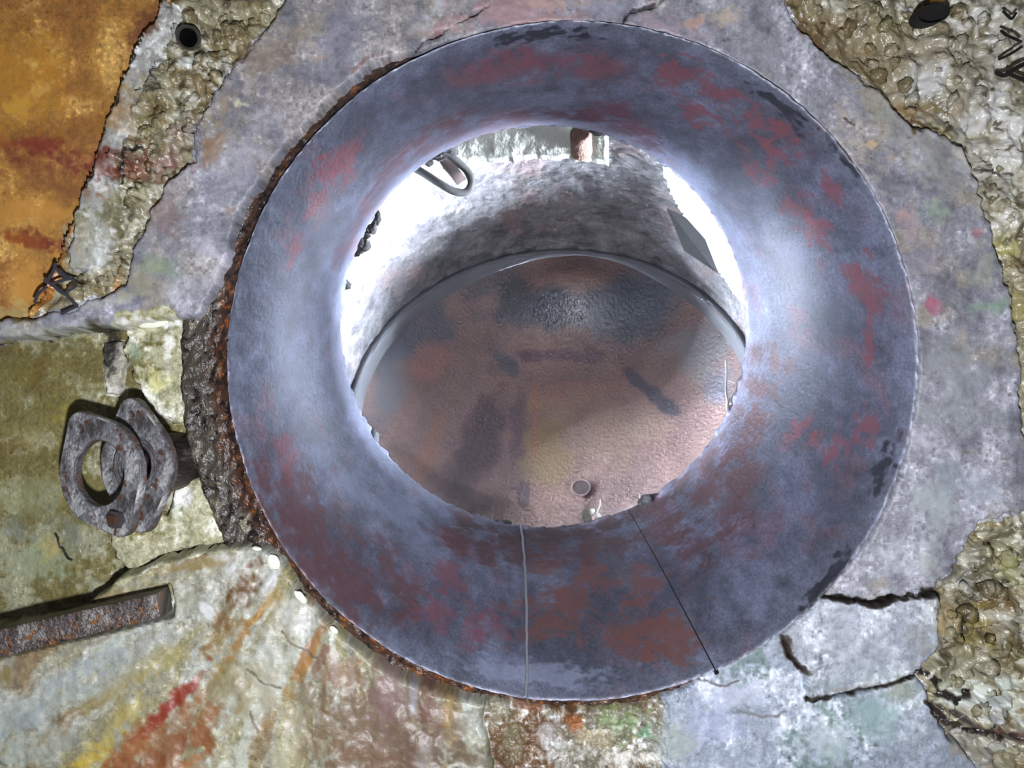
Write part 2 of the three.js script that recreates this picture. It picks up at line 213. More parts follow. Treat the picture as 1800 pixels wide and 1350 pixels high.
  P(480, 100, 70, 40, -30, [126, 112, 98], 0.6); P(470, 220, 30, 50, 30, [174, 174, 182], 0.6); P(560, 105, 14, 8, 0, [176, 150, 122], 0.7); P(600, 60, 60, 90, 20, [132, 130, 142], 0.5); P(630, 120, 30, 6, -40, [120, 90, 86], 0.6); P(740, 60, 30, 20, -30, [156, 140, 124], 0.5); P(760, 30, 16, 40, 30, [176, 178, 186], 0.7); P(420, 300, 70, 50, -50, [150, 152, 166], 0.5); P(150, 575, 200, 12, -7, [150, 152, 138], 0.6);
  P(880, 20, 110, 36, 0, [166, 134, 136], 0.75); P(960, 40, 90, 26, -5, [160, 124, 122], 0.6); P(1070, 20, 60, 16, 0, [134, 134, 150], 0.6); P(1180, 50, 90, 30, 10, [160, 140, 150], 0.7); P(1280, 34, 36, 20, 0, [186, 172, 150], 0.7); P(1220, 42, 30, 14, -20, [184, 150, 130], 0.6); P(1350, 90, 60, 60, 40, [142, 142, 150], 0.5); P(780, 50, 40, 12, -30, [150, 110, 112], 0.5); P(1000, 8, 80, 12, 0, [180, 150, 138], 0.6);
  // collar, right
  P(1530, 255, 20, 10, -15, [196, 170, 130], 0.9); P(1568, 280, 20, 10, 0, [184, 150, 140], 0.8); P(1556, 200, 34, 22, 0, [140, 158, 142], 0.7); P(1490, 205, 60, 30, 40, [168, 152, 142], 0.6); P(1580, 380, 34, 36, 20, [176, 140, 134], 0.8); P(1650, 378, 40, 26, 0, [128, 150, 130], 0.75); P(1715, 410, 8, 18, 0, [150, 92, 100], 0.7); P(1640, 535, 20, 22, -20, [156, 92, 112], 0.85); P(1620, 470, 50, 26, 0, [146, 138, 136], 0.6);
  P(1650, 270, 70, 70, 20, [112, 114, 118], 0.6); P(1600, 420, 40, 60, 0, [128, 124, 142], 0.5); P(1720, 480, 40, 60, 10, [146, 152, 134], 0.6); P(1740, 540, 40, 26, 0, [120, 146, 124], 0.7); P(1660, 620, 70, 50, 0, [122, 124, 126], 0.6); P(1700, 660, 80, 60, 0, [134, 138, 142], 0.6); P(1660, 720, 60, 30, -10, [142, 146, 148], 0.6);
  P(1620, 780, 50, 30, 30, [176, 176, 186], 0.7); P(1720, 740, 60, 40, 0, [140, 148, 146], 0.6); P(1640, 880, 60, 50, 0, [156, 164, 164], 0.7); P(1720, 860, 60, 40, 0, [150, 156, 166], 0.6); P(1600, 980, 70, 50, 0, [172, 178, 180], 0.7); P(1700, 795, 26, 5, 0, [104, 96, 84], 0.7); P(1760, 806, 16, 5, 10, [104, 96, 84], 0.7); P(1660, 830, 30, 40, 0, [128, 136, 142], 0.6); P(1650, 960, 4, 30, 10, [128, 132, 142], 0.6); P(1612, 945, 4, 24, 5, [124, 130, 136], 0.6);
  P(1480, 1130, 80, 50, 0, [178, 182, 192], 0.5); P(1550, 1110, 40, 40, 0, [186, 190, 196], 0.6); P(1500, 1190, 90, 20, -10, [146, 158, 160], 0.6); P(1530, 1260, 70, 50, 10, [132, 154, 152], 0.75); P(1460, 1300, 50, 60, 0, [150, 166, 162], 0.6); P(1240, 1280, 60, 50, 0, [138, 146, 170], 0.6); P(1400, 1300, 40, 50, 30, [188, 194, 206], 0.7); P(1290, 1220, 60, 26, 0, [176, 182, 196], 0.6); P(1590, 1210, 40, 40, 20, [124, 132, 116], 0.7); P(1610, 1290, 40, 50, 30, [160, 168, 164], 0.5);
  P(1180, 1300, 40, 60, 0, [142, 150, 142], 0.7); P(1555, 1052, 40, 6, -8, [150, 150, 106], 0.8); P(1380, 1135, 12, 30, -15, [108, 98, 88], 0.8); P(1500, 1204, 60, 6, -10, [130, 118, 100], 0.6); P(1570, 1195, 40, 8, -10, [102, 98, 92], 0.6);
  // right rubble
  P(1700, 200, 160, 240, 0, [158, 156, 146], 0.6); P(1740, 1120, 100, 200, 0, [140, 138, 122], 0.55); P(1480, 60, 100, 80, 45, [122, 106, 80], 0.75); P(1440, 70, 60, 30, 45, [84, 66, 46], 0.7); P(1560, 100, 100, 70, 30, [130, 116, 90], 0.65); P(1680, 110, 110, 80, 20, [144, 136, 116], 0.65); P(1570, 40, 70, 40, 0, [128, 122, 92], 0.7); P(1470, 10, 50, 16, 0, [190, 190, 180], 0.7); P(1720, 20, 60, 30, 0, [206, 206, 200], 0.8); P(1610, 10, 30, 16, 0, [214, 214, 210], 0.8); P(1780, 60, 40, 60, 0, [186, 186, 180], 0.7); P(1640, 8, 26, 10, 0, [190, 140, 50], 0.9);
  P(1640, 140, 40, 40, 20, [190, 190, 190], 0.8); P(1600, 190, 60, 20, 40, [146, 116, 76], 0.7); P(1640, 180, 70, 16, 20, [120, 100, 64], 0.7); P(1740, 190, 60, 60, 0, [200, 200, 198], 0.8); P(1780, 240, 40, 70, 0, [210, 210, 206], 0.8); P(1690, 180, 30, 30, 0, [150, 140, 120], 0.6); P(1720, 270, 40, 40, 0, [196, 194, 186], 0.7); P(1680, 245, 40, 10, 40, [150, 146, 90], 0.7); P(1770, 320, 50, 50, 0, [184, 182, 170], 0.7); P(1760, 380, 40, 30, 0, [206, 206, 198], 0.8); P(1780, 440, 40, 30, 0, [166, 158, 100], 0.8); P(1780, 480, 40, 24, 0, [196, 190, 160], 0.7); P(1790, 540, 30, 40, 0, [150, 140, 90], 0.7);
  P(1760, 960, 60, 40, 0, [124, 122, 104], 0.6); P(1780, 1000, 40, 50, 0, [150, 148, 96], 0.75); P(1720, 1000, 40, 60, 20, [130, 130, 124], 0.6); P(1760, 1060, 60, 26, 10, [98, 78, 44], 0.8); P(1720, 1120, 60, 50, 20, [130, 116, 66], 0.75); P(1660, 1100, 20, 60, 10, [156, 136, 96], 0.7); P(1680, 1160, 60, 40, 30, [132, 128, 112], 0.7); P(1790, 1160, 40, 60, 0, [90, 78, 46], 0.8); P(1770, 1090, 60, 10, 12, [190, 190, 178], 0.7); P(1740, 1240, 90, 36, 8, [208, 214, 208], 0.95); P(1690, 1210, 50, 26, 10, [158, 160, 132], 0.7); P(1780, 1210, 40, 20, 0, [186, 196, 186], 0.8); P(1760, 1270, 60, 22, 10, [184, 190, 194], 0.8); P(1700, 1310, 70, 40, 30, [132, 128, 118], 0.8); P(1780, 1320, 50, 30, 0, [186, 190, 186], 0.8); P(1690, 1262, 60, 10, 30, [58, 50, 46], 0.85); P(1780, 1300, 50, 16, 12, [70, 40, 36], 0.85);
  // bottom middle
  P(1080, 1240, 60, 30, 10, [168, 150, 96], 0.7); P(1100, 1270, 50, 36, 20, [118, 140, 96], 0.75); P(1130, 1290, 26, 16, 0, [96, 140, 104], 0.7); P(1060, 1300, 60, 30, 0, [172, 160, 128], 0.7); P(1010, 1270, 16, 30, 0, [150, 84, 44], 0.7); P(930, 1240, 40, 14, 0, [140, 100, 78], 0.7); P(900, 1290, 40, 50, 0, [112, 110, 84], 0.7); P(960, 1290, 30, 60, 0, [184, 186, 188], 0.6); P(1080, 1335, 120, 16, 0, [214, 212, 204], 0.8); P(870, 1250, 20, 30, 0, [150, 150, 130], 0.6); P(990, 1320, 60, 20, 0, [196, 196, 192], 0.6);
  // lower-left flare: lime, iron and algae running down from the ring
  P(440, 1000, 60, 26, 20, [186, 186, 184], 0.85); P(470, 1020, 30, 26, 30, [178, 178, 182], 0.7); P(420, 1055, 76, 24, -58, [88, 62, 36], 0.95); P(395, 1120, 70, 26, -55, [120, 96, 58], 0.7); P(385, 1110, 60, 16, -62, [112, 84, 44], 0.7); P(455, 1080, 70, 10, -52, [140, 96, 30], 0.85); P(400, 1160, 90, 12, -55, [138, 98, 44], 0.7); P(490, 1050, 20, 16, -50, [150, 110, 46], 0.8);
  P(515, 1080, 50, 60, 30, [176, 176, 166], 0.7); P(540, 1090, 30, 40, 30, [190, 190, 188], 0.6); P(480, 1180, 50, 80, 20, [172, 176, 166], 0.7); P(545, 1140, 60, 10, -60, [140, 98, 60], 0.8); P(530, 1190, 80, 7, -62, [150, 106, 52], 0.8); P(480, 1260, 80, 8, -60, [150, 108, 50], 0.75); P(570, 1150, 40, 12, -60, [110, 76, 58], 0.7);
  P(310, 1230, 100, 17, -46, [128, 50, 32], 0.9, 0.9); P(250, 1300, 90, 26, -45, [140, 80, 40], 0.8); P(330, 1290, 80, 36, -45, [112, 66, 40], 0.8); P(380, 1250, 60, 26, -50, [128, 80, 46], 0.75); P(340, 1330, 70, 30, -30, [150, 96, 60], 0.75); P(170, 1320, 70, 24, -35, [176, 150, 60], 0.8); P(220, 1260, 70, 20, -40, [160, 146, 84], 0.75); P(300, 1160, 60, 20, -45, [150, 140, 88], 0.7); P(260, 1180, 40, 14, -40, [166, 152, 96], 0.7);
  P(300, 1310, 150, 50, -45, [126, 84, 52], 0.75); P(230, 1190, 120, 24, -38, [132, 122, 78], 0.7); P(420, 1200, 60, 60, 0, [136, 126, 90], 0.5); P(310, 1230, 100, 17, -46, [122, 46, 30], 0.85, 0.9);
  P(110, 1220, 150, 34, -22, [146, 154, 150], 0.8); P(170, 1160, 90, 26, -18, [138, 146, 148], 0.7); P(60, 1310, 90, 40, -20, [156, 166, 156], 0.7); P(290, 1120, 60, 20, -25, [142, 146, 146], 0.7); P(330, 1060, 60, 26, -20, [158, 158, 140], 0.6); P(220, 1040, 90, 16, -22, [136, 124, 84], 0.7); P(20, 1180, 60, 20, -8, [120, 104, 60], 0.7); P(350, 990, 70, 12, -8, [128, 112, 72], 0.8); P(370, 1070, 16, 20, -30, [206, 208, 210], 0.7); P(60, 1260, 60, 20, -30, [136, 144, 144], 0.6); P(130, 1290, 40, 14, -30, [130, 130, 116], 0.7);
  P(430, 1310, 30, 50, 20, [180, 184, 168], 0.7); P(410, 1235, 14, 14, 0, [176, 184, 172], 0.8); P(640, 1260, 130, 120, 10, [104, 86, 68], 0.9); P(720, 1290, 110, 90, 0, [96, 78, 66], 0.85); P(680, 1220, 40, 90, 12, [122, 100, 98], 0.7); P(600, 1180, 30, 60, -30, [140, 112, 96], 0.6); P(760, 1240, 26, 60, 5, [104, 76, 66], 0.75); P(730, 1220, 10, 50, 0, [138, 138, 146], 0.7); P(790, 1240, 10, 50, 4, [150, 128, 84], 0.7); P(820, 1270, 24, 70, 0, [120, 116, 104], 0.7); P(750, 1320, 20, 40, 0, [160, 158, 158], 0.6); P(580, 1300, 60, 60, 0, [116, 100, 70], 0.7); P(640, 1320, 80, 30, 0, [110, 84, 66], 0.6); P(520, 1290, 26, 80, 20, [168, 162, 132], 0.6); P(820, 1320, 60, 60, 0, [86, 74, 62], 0.75); P(260, 1340, 120, 30, -20, [120, 70, 40], 0.7);
  // niche
  N(60, 660, 80, 60, 0, [110, 100, 52], 0.7); N(130, 730, 60, 50, 0, [138, 128, 58], 0.7); N(60, 760, 70, 50, 0, [134, 126, 80], 0.5); N(40, 860, 90, 60, 0, [128, 128, 92], 0.7); N(120, 940, 60, 60, 0, [116, 124, 112], 0.7); N(60, 1000, 90, 50, 0, [138, 146, 116], 0.8); N(90, 955, 22, 30, 0, [158, 148, 96], 0.8); N(20, 930, 50, 30, 0, [120, 126, 118], 0.6); N(75, 640, 14, 50, 10, [96, 78, 40], 0.5); N(200, 620, 16, 40, 0, [40, 38, 32], 0.95); N(198, 580, 20, 20, 0, [60, 56, 44], 0.85); N(90, 610, 60, 20, 0, [90, 84, 50], 0.6); N(310, 620, 10, 60, 5, [222, 222, 214], 0.9); N(255, 620, 30, 16, 0, [150, 164, 140], 0.7); N(290, 670, 26, 20, 0, [206, 202, 140], 0.8); N(270, 580, 40, 14, 0, [190, 184, 150], 0.7); N(300, 880, 40, 30, 0, [196, 204, 190], 0.8); N(340, 870, 30, 26, 0, [230, 230, 226], 0.85); N(270, 950, 60, 14, 0, [160, 150, 120], 0.6); N(290, 570, 50, 10, 0, [226, 226, 226], 0.8);
  // crack shade painted into the colour as dark strokes along the open cracks
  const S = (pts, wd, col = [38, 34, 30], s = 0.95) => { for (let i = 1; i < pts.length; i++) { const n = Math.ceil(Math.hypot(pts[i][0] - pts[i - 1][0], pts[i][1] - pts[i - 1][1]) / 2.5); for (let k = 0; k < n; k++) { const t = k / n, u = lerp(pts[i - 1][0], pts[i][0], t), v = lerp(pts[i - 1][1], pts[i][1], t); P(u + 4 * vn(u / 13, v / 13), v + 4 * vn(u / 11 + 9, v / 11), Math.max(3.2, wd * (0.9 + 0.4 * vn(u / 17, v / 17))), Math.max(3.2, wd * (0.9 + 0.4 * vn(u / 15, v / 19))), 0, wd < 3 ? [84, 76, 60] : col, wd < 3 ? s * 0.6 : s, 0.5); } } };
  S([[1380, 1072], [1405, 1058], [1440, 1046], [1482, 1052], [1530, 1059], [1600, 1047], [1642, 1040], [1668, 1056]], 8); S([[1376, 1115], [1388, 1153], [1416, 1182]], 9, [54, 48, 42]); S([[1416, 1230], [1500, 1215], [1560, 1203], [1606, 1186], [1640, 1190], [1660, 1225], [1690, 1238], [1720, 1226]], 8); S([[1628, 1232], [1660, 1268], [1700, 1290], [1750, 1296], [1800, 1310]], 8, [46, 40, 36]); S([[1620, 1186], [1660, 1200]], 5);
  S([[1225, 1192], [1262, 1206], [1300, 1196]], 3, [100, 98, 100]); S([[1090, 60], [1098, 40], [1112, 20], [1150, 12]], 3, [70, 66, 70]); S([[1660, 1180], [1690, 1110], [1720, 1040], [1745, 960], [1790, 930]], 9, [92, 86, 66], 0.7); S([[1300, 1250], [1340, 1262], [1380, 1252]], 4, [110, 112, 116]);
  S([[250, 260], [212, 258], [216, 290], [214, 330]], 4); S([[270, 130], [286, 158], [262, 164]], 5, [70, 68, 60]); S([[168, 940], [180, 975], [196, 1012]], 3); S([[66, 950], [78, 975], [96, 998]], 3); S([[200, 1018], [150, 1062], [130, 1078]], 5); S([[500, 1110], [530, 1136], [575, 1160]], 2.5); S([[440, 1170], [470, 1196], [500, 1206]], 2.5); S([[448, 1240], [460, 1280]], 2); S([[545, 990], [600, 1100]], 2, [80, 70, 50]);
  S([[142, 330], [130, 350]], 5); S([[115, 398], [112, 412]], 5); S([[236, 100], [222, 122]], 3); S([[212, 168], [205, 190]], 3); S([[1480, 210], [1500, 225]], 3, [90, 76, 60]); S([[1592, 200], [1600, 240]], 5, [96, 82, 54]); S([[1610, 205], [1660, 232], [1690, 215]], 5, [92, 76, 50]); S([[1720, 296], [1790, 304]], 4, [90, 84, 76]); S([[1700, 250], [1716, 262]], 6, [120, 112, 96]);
  for (let k = 0; k < 260; k++) { const right = k % 2, u = right ? lerp(1600, 1800, rnd()) : lerp(100, 420, rnd()), v = right ? (k % 4 === 1 ? lerp(0, 560, rnd()) : lerp(920, 1350, rnd())) : lerp(0, 540, rnd()); if (PLATES.some((p) => plateD(p, u, v) > -4)) continue; P(u, v, 5 + 12 * rnd(), 3 + 5 * rnd(), 180 * rnd(), rnd() < 0.55 ? [64, 56, 40] : [206, 204, 194], 0.75, 1.2); }
  const D = new Uint8Array(TW * TH * 4);
  for (let i = 0; i < TW * TH; i++) { for (let c = 0; c < 3; c++) D[4 * i + c] = clamp(C[3 * i + c], 0, 255); D[4 * i + 3] = 255; }
  return srgb(D, TW, TH);
})();
const wallMat = (rough, bump, rep, spec = 1) => new THREE.MeshPhysicalMaterial({ map: wallMap, roughness: rough, specularIntensity: spec, bumpMap: grain(rep), bumpScale: bump });
const WM = { base: wallMat(0.30, 0.0028, 14), orange: wallMat(0.5, 0.0006, 12), collar: wallMat(0.5, 0.0010, 14, 0.8), pebble: wallMat(0.30, 0.003, 24), flare: wallMat(0.45, 0.0014, 12), lime: wallMat(0.5, 0.004, 16) };
const uvOf = (u, v) => [(u - U0) / UW, (V0 + VH - v) / VH];
function heightField(zf, keep, box, step) {
  const nx = Math.ceil((box[2] - box[0]) / step), ny = Math.ceil((box[3] - box[1]) / step), id = new Int32Array((nx + 1) * (ny + 1)).fill(-1), pos = [], uv = [], idx = [], K = new Float32Array((nx + 1) * (ny + 1));
  for (let j = 0; j <= ny; j++) for (let i = 0; i <= nx; i++) K[j * (nx + 1) + i] = keep(Math.min(box[0] + i * step, box[2]), Math.min(box[1] + j * step, box[3]));
  const vert = (i, j) => { const k = j * (nx + 1) + i; if (id[k] < 0) { const u = Math.min(box[0] + i * step, box[2]), v = Math.min(box[1] + j * step, box[3]), p = W(u, v, zf(u, v, K[k])); id[k] = pos.length / 3; pos.push(p.x, p.y, p.z); uv.push(...uvOf(u, v)); } return id[k]; };
  for (let j = 0; j < ny; j++) for (let i = 0; i < nx; i++) {
    const k = j * (nx + 1) + i; if (Math.max(K[k], K[k + 1], K[k + nx + 1], K[k + nx + 2]) <= 0) continue;
    const a = vert(i, j), b = vert(i + 1, j), c = vert(i, j + 1), d = vert(i + 1, j + 1); idx.push(a, c, d, a, d, b);
  }
  const g = new THREE.BufferGeometry(); g.setAttribute('position', new THREE.Float32BufferAttribute(pos, 3)); g.setAttribute('uv', new THREE.Float32BufferAttribute(uv, 2)); g.setIndex(idx); g.computeVertexNormals(); return g;
}
const wall = structure('wall_back', 'old rendered masonry wall around the ring');
part('rubble_core', heightField((u, v) => zBase(u, v), (u, v) => Math.hypot(u - RC[0], v - RC[1]) - ROUT - 8, [U0, V0, U0 + UW, V0 + VH], 4), WM.base, wall, 'rough olive and white rubble masonry');
for (const p of PLATES) {
  const b = [Math.max(U0, p.box[0] - 16), Math.max(V0, p.box[1] - 16), Math.min(U0 + UW, p.box[2] + 16), Math.min(V0 + VH, p.box[3] + 16)];
  const mat = p.c === 'orange' ? WM.orange : p.c === 'pebble' ? WM.pebble : p.c === 'flare' ? WM.flare : p.c.startsWith('lime') ? WM.lime : WM.collar;
  part(p.name, heightField((u, v, d) => p.z(u, v) - 0.045 * (1 - Math.sqrt(1 - (1 - clamp((d + 1) / (p.edge + 1), 0, 1)) ** 2)) - (d < 0 ? 0.004 * -d : 0), (u, v) => plateD(p, u, v) + 7, b, 3.4), mat, wall, p.label);
}
// the solid masonry behind the faces, with the round hole for the casing
{
  const s = new THREE.Shape([[-1.25, 0], [1.25, 0], [1.25, 2], [-1.25, 2]].map(([x, y]) => new THREE.Vector2(x, y)));
  const h = new THREE.Path(); h.absarc((RC[0] - 900) / 1000, CY + (675 - RC[1]) / 1000, 0.62, 0, Math.PI * 2, true); s.holes.push(h);
  const g = new THREE.ExtrudeGeometry(s, { depth: 0.16, bevelEnabled: false, curveSegments: 96 }); g.translate(0, 0, -0.28);
  part('masonry', g, new THREE.MeshStandardMaterial({ color: 0x55534a, roughness: 0.9 }), wall);
}
// stones that stand proud of the rubble
{
  const shades = [0xffffff, 0xe8e4d8, 0xc8c0ae, 0xf4f4f4].map((h) => new THREE.MeshPhysicalMaterial({ map: wallMap, color: h, roughness: 0.3, bumpMap: grain(14), bumpScale: 0.004 }));
  const zones = [[[[300, 30], [480, 20], [400, 130], [330, 260], [240, 420], [215, 500], [100, 530], [150, 400], [200, 280]], 90], [[[1420, 10], [1790, 10], [1790, 420], [1730, 330], [1600, 190], [1440, 70]], 70], [[[1700, 960], [1790, 920], [1790, 1340], [1720, 1330], [1660, 1180], [1660, 1060]], 56]];
  for (const [poly, n] of zones) {
    let made = 0;
    for (let t = 0; t < 6000 && made < n; t++) {
      const b = poly.reduce((r, [x, y]) => [Math.min(r[0], x), Math.min(r[1], y), Math.max(r[2], x), Math.max(r[3], y)], [1e9, 1e9, -1e9, -1e9]);
      const u = lerp(b[0], b[2], rnd()), v = lerp(b[1], b[3], rnd()), r = 0.006 + 0.013 * rnd() ** 2;
      if (sdPoly(poly, u, v) < 4 || PLATES.some((p) => plateD(p, u, v) > -6)) continue;
      const g = lump(r, [1, 0.6 + 0.4 * rnd(), 0.85], 0.4, 2), p = g.attributes.position, uv = g.attributes.uv; g.rotateZ(rnd() * 6.28);
      for (let i = 0; i < p.count; i++) uv.setXY(i, ...uvOf(u + p.getX(i) * 1000, v - p.getY(i) * 1000));
      const m = part('stone', g, shades[Math.floor(rnd() * 4)], wall); m.position.copy(W(u, v, zBase(u, v) - r * 0.15)); made++;
    }
  }
  // lumps of white lime at the ring's lower left
  const lime = new THREE.MeshPhysicalMaterial({ color: 0xdfe2cf, roughness: 0.3 });
  for (const [u, v, a, b, t] of [[484, 986, 15, 10, 60], [531, 1046, 15, 7, 45], [590, 1104, 9, 5, 40], [455, 962, 9, 4, 10], [268, 570, 26, 7, -8]]) { const m = part('lime_nodule', lump(1, [1, 1, 0.6], 0.2, 2), lime, wall); m.position.copy(W(u, v, 0.012)); m.scale.set(a / 1000, b / 1000, 0.008); m.rotation.z = -t * Math.PI / 180; if (v < 600) { const [x, y] = niched(u, v, -0.02); m.position.copy(W(x, y, -0.02)); } }
}

// ---------------------------------------------------------------- the mouth ring: a trumpet of plates leading into the casing
const ZIN = -0.35, RIN = 0.442, CO = W(RC[0], RC[1], 0.012), CI = at(956, 573, ZIN);
const ringR = (s) => lerp(RIN, 0.602, 0.14 * (1 - s) + 0.86 * (1 - s) ** 2.1);
const ringP = (t, s, dr = 0) => { const r = ringR(s) + dr, c = new THREE.Vector3().lerpVectors(CO, CI, s); return [c.x + r * Math.cos(t), c.y + r * Math.sin(t) * lerp(0.985, 0.99, s), c.z]; };
const ringMap = (() => {
  const w = 2048, h = 512, C = new Float32Array(w * h * 3);
  for (let y = 0; y < h; y++) for (let x = 0; x < w; x++) {
    const t = x / w * Math.PI * 2, s = y / h, o = (y * w + x) * 3, r = ringR(s), X = Math.cos(t) * r * 10, Y = Math.sin(t) * r * 10, q = s * 3.6;
    const a = fbm3(X, Y, q, 4), b = fbm3(X * 4, Y * 4, q * 4, 4), e = vn3(X * 36, Y * 36, q * 36);
    const k = ss(-0.55, 0.55, a + 0.5 * b), m = ss(0.10, 0.42, fbm3(X * 1.6 + 40, Y * 1.6, q * 1.6, 4) + 0.35 * b) * 0.5; let c = [lerp(66, 94, k), lerp(69, 98, k), lerp(82, 117, k)]; c = c.map((p, i) => lerp(p, [92, 64, 70][i], m * 0.8));
    const edge = ss(0.10, 0.0, s + 0.02 * b); c = c.map((p, i) => lerp(p, [116, 122, 138][i], edge * 0.35));
    const f = 1 + 0.16 * e + 0.12 * b; for (let i = 0; i < 3; i++) C[o + i] = c[i] * f;
  }
  const locate = (u, v) => {                        // place on the ring (turn, depth share) of a spot measured against the wall plane
    let lo = 0, hi = 1; for (let k = 0; k < 30; k++) { const s = (lo + hi) / 2, c = new THREE.Vector3().lerpVectors(CO, CI, s), K = CAMZ / (CAMZ - c.z), cx = 900 + c.x * 1000 * K, cy = 675 - (c.y - CY) * 1000 * K; if (Math.hypot(u - cx, v - cy) < ringR(s) * 1000 * K) lo = s; else hi = s; }
    const s = (lo + hi) / 2, c = new THREE.Vector3().lerpVectors(CO, CI, s), K = CAMZ / (CAMZ - c.z); return [Math.atan2(675 - (c.y - CY) * 1000 * K - v, u - 900 - c.x * 1000 * K), s];
  };
  const P = (u, v, along, down, col, m = 0.7, n = 1.0) => {   // along: half-length round the ring in mm, down: half-length in depth share
    const [t0, s0] = locate(u, v), x0 = ((t0 / (2 * Math.PI) + 1) % 1) * w, hw = along / 1000 / 0.52 / (2 * Math.PI) * w * 1.5, y0 = Math.max(0, Math.floor((s0 - down * 1.5) * h)), y1 = Math.min(h - 1, Math.ceil((s0 + down * 1.5) * h));
    for (let y = y0; y <= y1; y++) for (let xx = Math.floor(x0 - hw); xx <= x0 + hw; xx++) {
      const x = ((xx % w) + w) % w, d = Math.hypot((xx - x0) / hw * 1.5, (y / h - s0) / down); if (d > 1.6) continue;
      const k = ss(0.0, 0.8, 1 - d + n * (0.9 * fbm(xx / 30 + t0 * 9, y / 30, 4) + 0.8 * fbm(xx / 8, y / 8 + t0 * 5, 3))) * m, o = (y * w + x) * 3; for (let i = 0; i < 3; i++) C[o + i] += (col[i] - C[o + i]) * k;
    }
  };
  const red = [112, 64, 72], mar = [80, 54, 58], br = [98, 66, 62];
  for (const [u, v] of [[860, 120], [960, 100], [1060, 110]]) P(u, v, 90, 0.12, red, 0.6);
  for (const [u, v, a, d] of [[1190, 125, 60, 0.1], [1270, 160, 50, 0.08], [1220, 190, 50, 0.08], [1330, 220, 50, 0.1], [1370, 250, 50, 0.12], [1330, 290, 40, 0.08], [1400, 360, 60, 0.12], [1470, 345, 40, 0.08], [1430, 390, 50, 0.08], [1510, 500, 50, 0.08], [1530, 600, 40, 0.06], [1520, 760, 50, 0.08], [1460, 800, 50, 0.08], [1400, 760, 40, 0.08], [600, 285, 50, 0.1], [560, 340, 40, 0.08], [520, 440, 40, 0.06], [590, 300, 40, 0.1], [560, 740, 26, 0.04], [500, 820, 60, 0.1]]) P(u, v, a, d, red, 0.75, 1.4);
  for (const [u, v, a, d] of [[520, 880, 90, 0.2], [560, 960, 90, 0.2], [620, 1030, 90, 0.2], [700, 1050, 70, 0.15], [680, 960, 60, 0.12], [470, 830, 50, 0.1]]) P(u, v, a, d, mar, 0.75);
  for (const [u, v, a, d] of [[790, 1010, 60, 0.1], [760, 1080, 60, 0.12], [860, 1110, 60, 0.14], [800, 960, 80, 0.1]]) P(u, v, a, d, red, 0.65);
  for (const [u, v] of [[960, 1000], [1040, 1010], [1120, 1030], [1000, 1080], [1100, 1110], [1170, 1120], [960, 1090]]) P(u, v, 70, 0.16, br, 0.8);
  for (const [u, v] of [[1180, 930], [1240, 870], [1290, 800], [1330, 740], [1220, 960], [1280, 900], [1150, 900], [1310, 850]]) P(u, v, 70, 0.14, [70, 44, 48], 0.75);
  for (const [u, v] of [[740, 240], [690, 290], [650, 350], [790, 210], [880, 200]]) P(u, v, 60, 0.12, mar, 0.8);
  for (const [u, v] of [[1040, 200], [1120, 220], [1080, 190]]) P(u, v, 60, 0.1, [88, 52, 64], 0.7);
  for (const [u, v] of [[960, 950], [1040, 960], [900, 960], [820, 920]]) P(u, v, 60, 0.1, [64, 44, 44], 0.7);
  for (const [u, v, a] of [[1570, 790, 60], [1550, 850, 50], [1470, 1010, 60], [1440, 1050, 40], [1490, 270, 40], [1385, 190, 60], [980, 48, 90]]) P(u, v, a, 0.035, [34, 36, 46], 0.9, 1.6);
  for (let g = -112; g <= -8; g += 8) { P(956 + 374 * Math.cos(g * Math.PI / 180), 573 - 370 * Math.sin(g * Math.PI / 180), 46, 0.13, [50, 34, 36], 0.85, 0.8); P(958 + 410 * Math.cos(g * Math.PI / 180), 576 - 408 * Math.sin(g * Math.PI / 180), 46, 0.13, [66, 42, 45], 0.75, 0.9); }  // maroon lip bands, this and the next, with the lip shade painted in
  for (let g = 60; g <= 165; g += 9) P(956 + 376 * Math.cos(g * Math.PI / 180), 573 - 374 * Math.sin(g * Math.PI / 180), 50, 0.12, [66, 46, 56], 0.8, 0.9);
  P(700, 900, 120, 0.16, [112, 120, 140], 0.5, 0.8); P(620, 850, 90, 0.14, [110, 118, 140], 0.5, 0.8); P(740, 960, 80, 0.12, [104, 110, 130], 0.45, 0.8);  // torch highlight at lower left, painted as pale blue-grey patches
  P(940, 1195, 150, 0.05, [130, 138, 160], 0.6); P(880, 1150, 10, 0.1, [90, 94, 110], 0.5);
  const D = new Uint8Array(w * h * 4); for (let i = 0; i < w * h; i++) { for (let c = 0; c < 3; c++) D[4 * i + c] = clamp(C[3 * i + c], 0, 255); D[4 * i + 3] = 255; }
  const t = srgb(D, w, h); t.wrapS = THREE.RepeatWrapping; return t;
})();
const ringMat = new THREE.MeshPhysicalMaterial({ map: ringMap, roughness: 0.44, metalness: 0.25, bumpMap: (() => { const t = grainTex.clone(); t.repeat.set(30, 4); t.needsUpdate = true; return t; })(), bumpScale: 0.0005 });
const ringG = thing('mouth_ring', 'large steel trumpet ring with blue-grey paint and red rust around the central opening', 'ring');
const rad = (d) => d * Math.PI / 180;
const A1 = Math.atan2(-(1220 - 633), 926 - 1006), A2 = Math.atan2(-(1172 - 633), 1251 - 1006);     // the two seams in the lower plates
